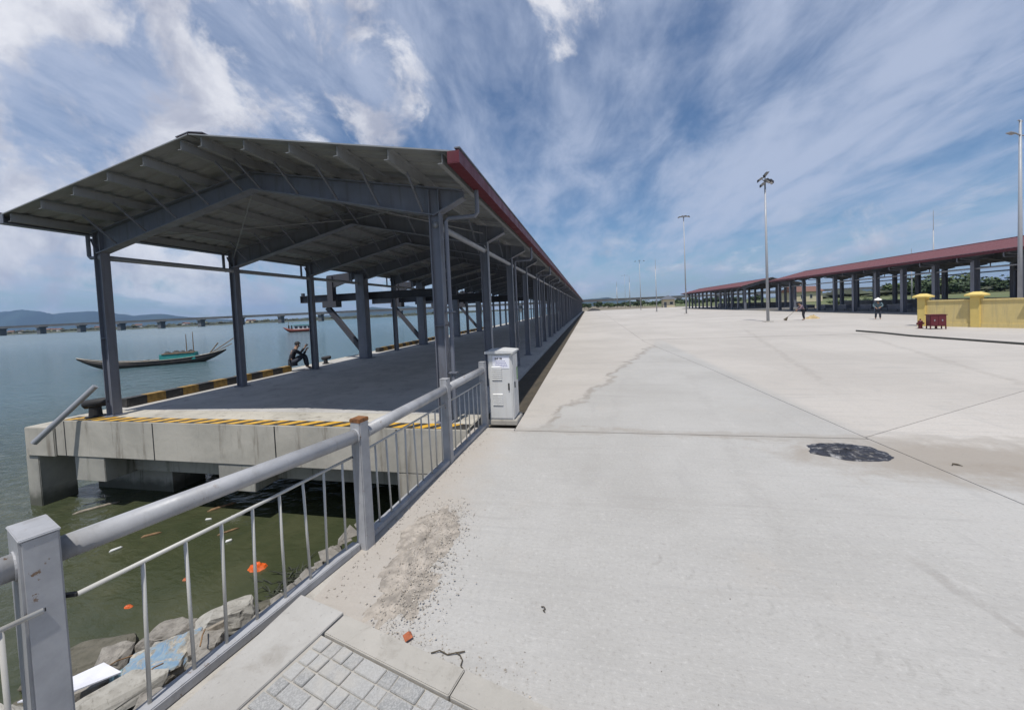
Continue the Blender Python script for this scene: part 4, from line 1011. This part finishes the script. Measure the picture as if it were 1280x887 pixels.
def rock(loc, s_, rotz, mat, label, seed, flat=.6):
    rr = random.Random(seed); bm = bmesh.new()
    for _ in range(26):
        v_ = Vector((rr.uniform(-1, 1), rr.uniform(-1, 1), rr.uniform(-1, 1)))
        k_ = max(abs(v_.x), abs(v_.y), abs(v_.z)); v_ = v_/k_ * (.80+.2*rr.random()); v_ = v_.lerp(v_.normalized(), .18)
        bm.verts.new((v_.x*s_[0], v_.y*s_[1], v_.z*s_[2]))
    r_ = bmesh.ops.convex_hull(bm, input=bm.verts[:]); bmesh.ops.delete(bm, geom=[g for g in r_['geom_interior'] if isinstance(g, bmesh.types.BMVert)], context='VERTS')
    bmesh.ops.dissolve_limit(bm, angle_limit=R(9), verts=bm.verts[:], edges=bm.edges[:])
    bmesh.ops.triangulate(bm, faces=bm.faces[:]); bmesh.ops.subdivide_edges(bm, edges=bm.edges[:], cuts=4, use_grid_fill=True)
    sz = min(s_)
    for v_ in bm.verts:
        q = v_.co/sz; v_.co += v_.co.normalized()*sz*(.16*noise.noise(q*1.3+Vector((seed, 0, 0)))+.09*noise.noise(q*3.3+Vector((0, seed, 0)))+.05*noise.noise(q*8+Vector((0, 0, seed))))
    bmesh.ops.recalc_face_normals(bm, faces=bm.faces[:])
    me_ = bpy.data.meshes.new('rock'); bm.to_mesh(me_); bm.free(); me_.materials.append(M[mat])
    o_ = link('rock', me_, None, loc, rotz); o_.rotation_euler = (rr.uniform(-.2, .2), rr.uniform(-.2, .2), rotz)
    return tag(o_, label, 'rock', 'rocks on the river bank')
rocks = [((-4.42, 2.80, -1.46), (.36, .27, .17), .6, 'rock_blue', 'concrete lump with peeling blue paint on top, between the first two railing rods'),
 ((-4.98, 3.30, -1.72), (.34, .20, .14), .2, 'rock_grey', 'smooth grey-brown rock just behind the blue-painted lump'),
 ((-4.30, 3.38, -1.50), (.30, .20, .17), .9, 'rock_pale', 'pale angular rock with a broken edge at the water side'),
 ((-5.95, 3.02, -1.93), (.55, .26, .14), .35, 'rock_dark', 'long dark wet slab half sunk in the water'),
 ((-4.30, 2.20, -1.28), (.52, .15, .10), .95, 'rock_pale', 'long pale flat slab in front of the white sheet'),
 ((-3.75, 2.32, -1.25), (.16, .13, .10), .3, 'rock_grey', 'grey stone low behind the railing base'),
 ((-3.90, 2.55, -1.40), (.11, .08, .06), .3, 'rock_pale', 'small white stone beside the blue-painted lump'),
 ((-3.85, 3.55, -1.55), (.20, .16, .12), 1.2, 'rock_grey', 'grey block right of the pale angular rock'),
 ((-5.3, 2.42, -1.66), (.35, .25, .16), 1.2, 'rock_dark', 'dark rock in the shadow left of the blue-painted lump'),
 ((-3.45, 3.1, -1.35), (.25, .18, .14), .3, 'bank_soil', 'brown earthy lump under the railing'),
 ((-5.6, 1.6, -1.55), (.4, .3, .18), .5, 'rock_grey', 'broad grey rock behind the nearest railing post'),
 ((-5.0, 1.1, -1.3), (.36, .3, .2), 1.5, 'rock_pale', 'pale rock seen below the nearest stretch of top rail'),
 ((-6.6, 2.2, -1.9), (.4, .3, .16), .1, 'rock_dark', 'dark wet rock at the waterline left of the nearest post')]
rocks += [((-3.25, 1.95, -.98), (.24, .18, .15), .4, 'rock_grey', 'grey boulder close below the railing base at the near end'),
 ((-3.55, 1.62, -1.12), (.26, .18, .14), 1.1, 'rock_pale', 'pale boulder just behind the nearest railing post'),
 ((-3.15, 2.5, -1.08), (.20, .16, .13), 2.0, 'rock_pale', 'pale broken stone tight against the railing base'),
 ((-3.75, 2.75, -1.30), (.17, .13, .11), .9, 'rock_grey', 'small grey stone under the third railing rod'),
((-4.75, 2.95, -1.62), (.18, .15, .13), 1.9, 'rock_pale', 'small pale block wedged behind the blue-painted lump'),
 ((-4.05, 2.98, -1.35), (.20, .13, .11), .4, 'rock_grey', 'grey broken chunk between the grey stick and the railing base'),
 ((-5.35, 2.95, -1.75), (.22, .18, .13), 2.2, 'rock_grey', 'grey chunk between the long dark slab and the smooth rock'),
 ((-4.85, 2.50, -1.50), (.20, .14, .12), .8, 'rock_grey', 'angular grey chunk left of the blue-painted lump'),
 ((-5.25, 2.1, -1.55), (.26, .18, .13), .1, 'rock_pale', 'pale chunk behind the torn white sheet'),
 ((-4.25, 3.95, -1.80), (.24, .17, .12), .7, 'rock_dark', 'dark wet chunk at the waterline near the weed tangle'),
 ((-4.72, 3.72, -1.86), (.20, .16, .11), 2.6, 'rock_grey', 'half sunk grey chunk beyond the pale angular rock')]
for i, (l_, s_, r_, mt, lab) in enumerate(rocks): rock(l_, s_, r_, mt, lab, 20+i)
rr = random.Random(9); m = MB()
for _ in range(700):
    y = rr.uniform(.2, 3.7); x = -2.9-rr.random()*3.0+.12*(y-1); s_ = (-2.5-x)/5.2; z = -.25-1.55*min(1, s_*3.2)-.85*max(0, s_-.3)
    vs, fs = pebble(rr, .02+.12*rr.random()**2.2); m.add([(x+v_.x, y+v_.y, z+.02+v_.z) for v_ in vs], fs)
o = stuff(m.obj('rubble', 'rock_grey')); tag(o, 'dark wet rubble between the rocks of the bank', 'rubble')
def sheet(name, pts, mat, th=.012):
    m_ = MB(); n_ = len(pts); lo = [(x, y, z-th) for x, y, z in pts]
    m_.add(list(pts)+lo, [tuple(range(n_)), tuple(range(2*n_-1, n_-1, -1))]+[((i+1) % n_, i, n_+i, n_+(i+1) % n_) for i in range(n_)]); return m_.obj(name, mat)
tag(sheet('board', [(-4.85, 2.05, -1.12), (-4.45, 2.15, -1.08), (-4.35, 2.45, -1.18), (-4.75, 2.55, -1.25)], 'white_paper'), 'torn white printed sheet lying on the bank left of the pale slab', 'board')
m = MB(); m.bar((-3.95, 3.1, -1.22), (-4.35, 2.95, -1.38), .05, .05); tag(m.obj('stick', 'grey_wood'), 'grey stick between the blue-painted lump and the pale rock', 'stick')
simple('wrapper', (.35, .50, .52), .35, var=.5, sc=20)
o = lumpy('plastic_wrapper', .09, .07, .06, 66, 'wrapper', (-4.62, 2.58, -1.42), 6, 18, .35, 1.); tag(o, 'crumpled pale teal wrapper at the corner of the blue-painted lump', 'wrapper')
for (x, y, z, a, L, lab) in ((-4.1, 2.45, -1.25, .5, .18, 'reddish dry stalk below the blue-painted lump'), (-4.2, 2.52, -1.28, 1.3, .14, 'short reddish stalk crossing another below the blue-painted lump'), (-3.9, 2.8, -1.2, 2.3, .22, 'brown stalk lying on the rubble by the grey broken chunk'), (-5.1, 2.7, -1.55, .9, .25, 'brown stalk between two grey chunks')):
    m = MB(); m.tube([(x, y, z), (x+math.cos(a)*L*.5, y+math.sin(a)*L*.5, z+.03), (x+math.cos(a)*L, y+math.sin(a)*L, z+.01)], .007, 5); tag(m.obj('stalk', 'drift_wood'), lab, 'stalk')
o = lumpy('orange_bag', .15, .10, .07, 71, 'orange_plastic', (-5.42, 4.82, WZ+.0), 6, 18, .3, .9); tag(o, 'crumpled orange plastic bag floating beside the rods', 'bag')
o = lumpy('orange_scrap', .06, .035, .03, 72, 'orange_plastic', (-6.6, 3.85, WZ), 4, 14, .3, .8); tag(o, 'small orange scrap floating near the dark slab', 'scrap')
o = lumpy('orange_scrap', .045, .03, .03, 73, 'brick_red', (-6.35, 4.42, WZ), 4, 14, .3, .8); tag(o, 'small reddish scrap floating in open water', 'scrap')
for i, (x, y, L, w_, a, mt, lab) in enumerate(((-7.25, 6.08, .24, .08, .9, 'white_foam', 'white foam float nearest the top rail'), (-8.5, 4.85, .17, .05, 1.1, 'white_foam', 'thin white foam strip left of the rods'), (-7.75, 5.9, .12, .04, .3, 'white_foam', 'small white fleck beside the driftwood'), (-6.6, 5.35, .1, .05, .8, 'white_foam', 'small white foam piece under the middle rail'),
    (-7.95, 6.35, .5, .06, .95, 'drift_wood', 'brown driftwood stick floating under the quay'), (-8.35, 5.3, .3, .05, .7, 'drift_wood', 'short brown stick floating in the green water'), (-6.9, 5.6, .34, .04, .9, 'drift_wood', 'thin brown stick beside the white foam'), (-10.9, 5.95, .7, .07, .95, 'grey_wood', 'pale plank floating below the first beam end'), (-4.6, 4.45, .06, .05, 0, 'white_foam', 'tiny white scrap by the dark weed'))):
    L *= .5; w_ *= .5
    m = MB(); ca, sa = math.cos(a), math.sin(a)
    m.tube([(x-ca*L, y-sa*L, WZ), (x-ca*L*.7, y-sa*L*.7, WZ+.01), (x+ca*L*.7, y+sa*L*.7, WZ+.012), (x+ca*L, y+sa*L, WZ)], [w_*.4, w_, w_*.9, w_*.4], 8); tag(m.obj('floating_scrap', mt, smooth=True), lab, 'floating scrap', 'rubbish floating in the water')
rr = random.Random(31); m = MB()
for _ in range(150):
    a = rr.random()*6.28; b = Vector((-4.45+rr.gauss(0, .18), 4.55+rr.gauss(0, .25), WZ)); m.tube([b, b+Vector((math.cos(a)*.08, math.sin(a)*.08, .09*rr.random())), b+Vector((math.cos(a)*.2, math.sin(a)*.2, .02+.1*rr.random()))], [.012, .01, .004], 4)
o = stuff(m.obj('water_weed', 'weed')); tag(o, 'dark tangle of weed and net in the water under the railing', 'weed')
# ------------------------------------------------------------------ boats
def hull(L, B, D, bow, stern, n_=24):
    """long open wooden hull along +x (bow at +x); returns outer mesh builder and rim points"""
    secs = []
    for i in range(n_+1):
        t_ = i/n_*2-1
        w_ = B/2*max(.03, (1-abs(t_)**2.4)); sheer = D+(bow if t_ > 0 else stern)*abs(t_)**2.6
        keel = -.25+(D+.12+(bow if t_ > 0 else stern))*(max(0, abs(t_)-.45)/.55)**1.8
        x = t_*L/2
        secs.append([(x, -w_, sheer), (x, -w_*.92, sheer*.5+keel*.5), (x, -w_*.5, keel), (x, w_*.5, keel), (x, w_*.92, sheer*.5+keel*.5), (x, w_, sheer), (x, w_*.88, sheer-.02), (x, w_*.6, min(sheer-.03, max(keel+.15, .12))), (x, -w_*.6, min(sheer-.03, max(keel+.15, .12))), (x, -w_*.88, sheer-.02)])
    return secs
def loft(secs):
    m_ = MB(); k_ = len(secs[0]); vs_ = [p for s_ in secs for p in s_]
    m_.add(vs_, [(i*k_+j, i*k_+(j+1) % k_, (i+1)*k_+(j+1) % k_, (i+1)*k_+j) for i in range(len(secs)-1) for j in range(k_)])
    m_.add(secs[0], [tuple(range(k_))]); m_.add(secs[-1], [tuple(range(k_))[::-1]]); return m_
bt = thing('fishing_boat', 'long black wooden boat with upturned ends and a low teal cabin on the river', 'boat', (-43.0, 28.9, WZ), math.atan2(-.62, -.78))
BL = 11.4
sec = hull(BL, 1.5, .50, .75, .65); loft(sec).obj('hull', 'boat_hull', bt, smooth=True)
for s_ in (0, 5): MB().tube([Vector(q[s_])+Vector((0, 0, .02)) for q in sec], .028, 6).obj('gunwale', 'boat_rim', bt, smooth=True)
m = MB(); m.box(-3.2, -.35, -.58, .58, .35, 1.05); cb = m.obj('cabin', 'boat_teal', bt, bevel=.03)
m = MB(); m.box(-3.1, -.55, -.64, .64, 1.051, 1.12); m.obj('cabin_roof', 'boat_wood', bt)
for x in (-3.0, -2.4, -1.8, -1.2): MB().box(x, x+.4, -.592, -.5805, .65, .95).obj('window', 'glass_dark', cb)
for i, (x, y, z, s_) in enumerate(((-.9, .1, 1.12, .2), (-1.5, -.2, 1.12, .24), (-2.1, .15, 1.12, .2), (-2.7, -.1, 1.12, .22))): lumpy('net_bundle', s_*1.6, s_, s_, 80+i, 'rope', (x, y, z), 5, 16, .3, .6, bt)
MB().tube([(-2.45, .2, 1.12), (-2.45, .2, 3.0)], [.05, .03], 6).obj('mast', 'boat_wood', bt); MB().tube([(-2.9, -.2, 1.12), (-2.9, -.2, 3.2)], [.05, .03], 6).obj('mast', 'boat_wood', bt)
MB().tube([(-4.2, 0, .7), (-7.0, 0, 2.7)], [.05, .05], 6).obj('steering_pole', 'boat_wood', bt); MB().tube([(-4.3, .2, .8), (-5.1, .3, 1.9)], .06, 6).obj('steering_pole', 'boat_wood', bt)
MB().tube([(-4.6, -.2, .85), (-6.2, -.2, 1.7)], .04, 6).obj('steering_pole', 'boat_wood', bt)
for x in (2.2, .8, 3.4): MB().box(x-.08, x+.08, -.5, .5, .52, .58).obj('thwart', 'boat_wood', bt)
b2 = thing('fishing_boat', 'small red fishing boat with a white wheelhouse farther out on the river', 'boat', (-90.5, 101, WZ), math.atan2(-.5, -.86))
sec = hull(9.5, 2.6, .9, .8, .3, 16); loft(sec).obj('hull', 'boat_red', b2, smooth=True)
m = MB(); m.box(-3.6, 1.6, -.9, .9, .5, 2.1); cb = m.obj('wheelhouse', 'boat_white', b2, bevel=.04); MB().box(-4.0, 2.2, -1.15, 1.15, 2.101, 2.22).obj('canopy', 'boat_teal', b2)
for x in (-3.2, -2.0, -.8, .5): MB().box(x, x+.8, .901, .93, 1.1, 1.8).obj('window', 'glass_dark', cb)
for x in (-3.2, -2.0, -.8, .5): MB().box(x, x+.8, -.93, -.901, 1.1, 1.8).obj('window', 'glass_dark', cb)
for x in (-3.9, 3.2): MB().tube([(x, 0, .8), (x, 0, 3.3)], .06, 6).obj('mast', 'boat_wood', b2)
for x in (2.2, 3.0): MB().box(x, x+.3, -.3, .3, .9, 2.2).obj('deck_post', 'boat_hull', b2)
# ------------------------------------------------------------------ bridge
A, B = Vector((-1900., 130., 0)), Vector((-228., 484., 0)); bd = (B-A).normalized(); bl = (B-A).length
br = thing('road_bridge', 'long low concrete road bridge crossing the river in front of the hills', 'bridge', A, math.atan2(bd.y, bd.x))
end = bl+900
m = MB(); m.box(-200, end, -5, 5, 7.8, 10.2); m.obj('deck', 'bridge_concrete', br)
m = MB(); m.box(-200, end, -5.2, -4.9, 10.21, 11.0); m.obj('parapet', 'bridge_concrete', br); m = MB(); m.box(-200, end, 4.9, 5.2, 10.21, 11.0); m.obj('parapet', 'bridge_concrete', br)
m = MB(); m.box(-2.4, 2.4, -3.5, 3.5, -4, 6.7); pm = m.mesh('pier', 'bridge_concrete'); m = MB(); m.box(-2.6, 2.6, -5, 5, 6.7, 7.79); pc = m.mesh('pier_cap', 'bridge_concrete')
s_ = (Vector((-767, 371, 0))-A).dot(bd)-56*18
while s_ < end:
    if s_ > -180:
        p = link('pier', pm, br, (s_, 0, 0)); link('pier_cap', pc, p)
    s_ += 56.5
# ------------------------------------------------------------------ trees and far houses
def crown_mesh(name, mat, seed, n_=420, flat=.75):
    rr = random.Random(seed); m_ = MB(); cl = [(Vector((rr.uniform(-.6, .6), rr.uniform(-.6, .6), rr.uniform(-.45, .55)*flat)), rr.uniform(.28, .5)) for _ in range(11)]
    for _ in range(n_):
        c_, r = rr.choice(cl); d = Vector((rr.gauss(0, 1), rr.gauss(0, 1), rr.gauss(0, 1))).normalized()*r*rr.uniform(.6, 1.0)
        p = c_+d; a = Vector((rr.gauss(0, 1), rr.gauss(0, 1), rr.gauss(0, .6))).normalized(); b = a.cross(d.normalized()+Vector((0, 0, .3))).normalized()
        s_ = rr.uniform(.05, .13); m_.add([p-a*s_-b*s_*.6, p+a*s_-b*s_*.6, p+a*s_+b*s_*.6, p-a*s_+b*s_*.6], [(0, 1, 2, 3)])
    return m_.mesh(name, mat)
crowns = [crown_mesh('crown', 'leaf_dark', 1), crown_mesh('crown', 'leaf_mid', 2), crown_mesh('crown', 'leaf_dark', 3), crown_mesh('crown', 'leaf_mid', 4, 300, 1.1)]
m = MB(); m.tube([(0, 0, -.1), (.02, 0, .35), (0, .02, .7)], [.05, .035, .015], 6); m.tube([(.02, 0, .35), (.2, .1, .6)], [.025, .01], 5); m.tube([(.02, 0, .4), (-.2, -.05, .65)], [.025, .01], 5); trunk = m.mesh('trunk', 'bark')
rr = random.Random(77)
TL = ('dark leafy tree in the tree belt beyond the red sheds', 'lighter green tree in the tree belt beyond the red sheds')
def tree(x, y, h, w_, lab, grp):
    k_ = rr.randrange(4)
    t_ = thing('tree', lab if isinstance(lab, str) else lab[k_ % 2], 'tree', (x, y, -.1), rr.random()*6.28, grp)
    c_ = link('crown', crowns[k_], t_, (0, 0, h*.50)); c_.scale = (w_*.62, w_*.62, h*.56)
    c_ = link('trunk', trunk, t_); c_.scale = (h*.6, h*.6, h*.9)
for i in range(95):
    px = rr.uniform(.0, 1.); a = 34+px*36; a = R(90-a); d = 290+rr.uniform(-30, 60)
    x, y = d*math.cos(a), d*math.sin(a); tree(x, y, rr.uniform(6, 11), rr.uniform(8, 14), TL, 'trees in the belt beyond the red sheds')
for i in range(46):
    x = -8+i*2.6*rr.uniform(.8, 1.2); y = 268+rr.uniform(-8, 30); tree(x, y, rr.uniform(3.4, 5.6), rr.uniform(4, 8), 'low tree in the belt across the far end of the yard', 'trees across the far end of the yard')
for x, y in ((46, 74), (48, 84), (44.5, 66), (49, 58), (52, 50), (50, 42), (54, 36)): tree(x, y, rr.uniform(1.0, 1.7), 2.6, 'low bush on the grass behind the red sheds', 'bushes behind the red sheds')
# hedge masses on the far bank, behind the bridge
rr2 = random.Random(5); m = MB()
for (a, b) in zip(sh[1:8], sh[2:9]):
    L = math.hypot(b[0]-a[0], b[1]-a[1])
    for _ in range(int(L/1.1)):
        t_ = rr2.random(); x = a[0]+(b[0]-a[0])*t_-rr2.random()*60; y = a[1]+(b[1]-a[1])*t_+6+rr2.random()*60; h = rr2.uniform(3, 9)*(.6+.4*noise.noise(Vector((x*.02, y*.02, 3)))); w_ = rr2.uniform(3, 7)
        vs, fs = pebble(rr2, 1.); m.add([(x+v_.x*w_, y+v_.y*w_, h*.5+v_.z*h*.6) for v_ in vs], fs)
o = stuff(m.obj('far_woods', 'hedge')); tag(o, 'dark band of trees along the far river bank under the bridge', 'woods')
m = MB()
for i in range(900):
    a = R(90-rr2.uniform(27, 74)); d = rr2.uniform(300, 380); h = rr2.uniform(2.5, 7.5)*(.6+.7*abs(noise.noise(Vector((a*14, 2, 3)))))
    vs, fs = pebble(rr2, 1.); m.add([(d*math.cos(a)+v_.x*5, d*math.sin(a)+v_.y*5, h*.4+v_.z*h*.6) for v_ in vs], fs)
o = stuff(m.obj('scrub_belt', 'hedge')); tag(o, 'dark continuous belt of scrub behind the trees beyond the field', 'scrub')
HL = []
for i in range(14):
    t_ = rr2.random(); k_ = rr2.choice((1, 2, 2, 3, 3, 4)); a, b = sh[k_], sh[k_+1]; x = a[0]+(b[0]-a[0])*t_-4; y = a[1]+(b[1]-a[1])*t_+3
    HL.append((x-14, y+16, rr2.uniform(5, 9), rr2.uniform(3, 5)))
for x, y, w_, h in HL:
    t = thing('house', 'small far house among the trees on the opposite bank', 'house', (x, y, 0), rr2.uniform(0, 3), 'houses on the far bank')
    MB().box(-w_/2, w_/2, -3, 3, 0, h).obj('wall', rr2.choice(('house_white', 'house_wall')), t)
    m = MB(); m.prism([(-3.4, h), (3.4, h), (0, h+1.8)], 'x', -w_/2-.4, w_/2+.4); m.obj('roof', 'house_roof', t)
for x, y, w_, h, lab in ((75, 150, 11, 3.6, 'cream house with tiled roof seen through the farther red shed'),):
    t = thing('house', lab, 'house', (x, y, 0), .4); MB().box(-w_/2, w_/2, -3, 3, 0, h).obj('wall', 'house_wall', t)
    m = MB(); m.prism([(-3.6, h), (3.6, h), (0, h+2)], 'x', -w_/2-.5, w_/2+.5); m.obj('roof', 'house_roof', t)
    for k_ in (-.3, .05, .3):
        m = MB(); m.box(k_*w_-.6, k_*w_+.6, -3.06, -3.0, 1.2, 2.6); f_ = m.obj('window', 'house_white', t); MB().box(k_*w_-.5, k_*w_+.5, -3.08, -3.061, 1.3, 2.5).obj('pane', 'glass_dark', f_)
# ------------------------------------------------------------------ air
HZ = 6e-5
m = MB(); m.box(-13500, 13500, -13500, 13500, WZ-3, 620); hz = m.mesh('haze', 'dark'); hz.materials.clear()
hm = bpy.data.materials.new('haze_air'); hm.use_nodes = True; ht = hm.node_tree; ht.nodes.clear()
pvn = ht.nodes.new('ShaderNodeVolumePrincipled'); pvn.inputs['Color'].default_value = (.36, .60, 1.0, 1); pvn.inputs['Density'].default_value = HZ; pvn.inputs['Anisotropy'].default_value = .2
oo = ht.nodes.new('ShaderNodeOutputMaterial'); ht.links.new(pvn.outputs[0], oo.inputs['Volume']); hz.materials.append(hm)
stuff(link('haze', hz))
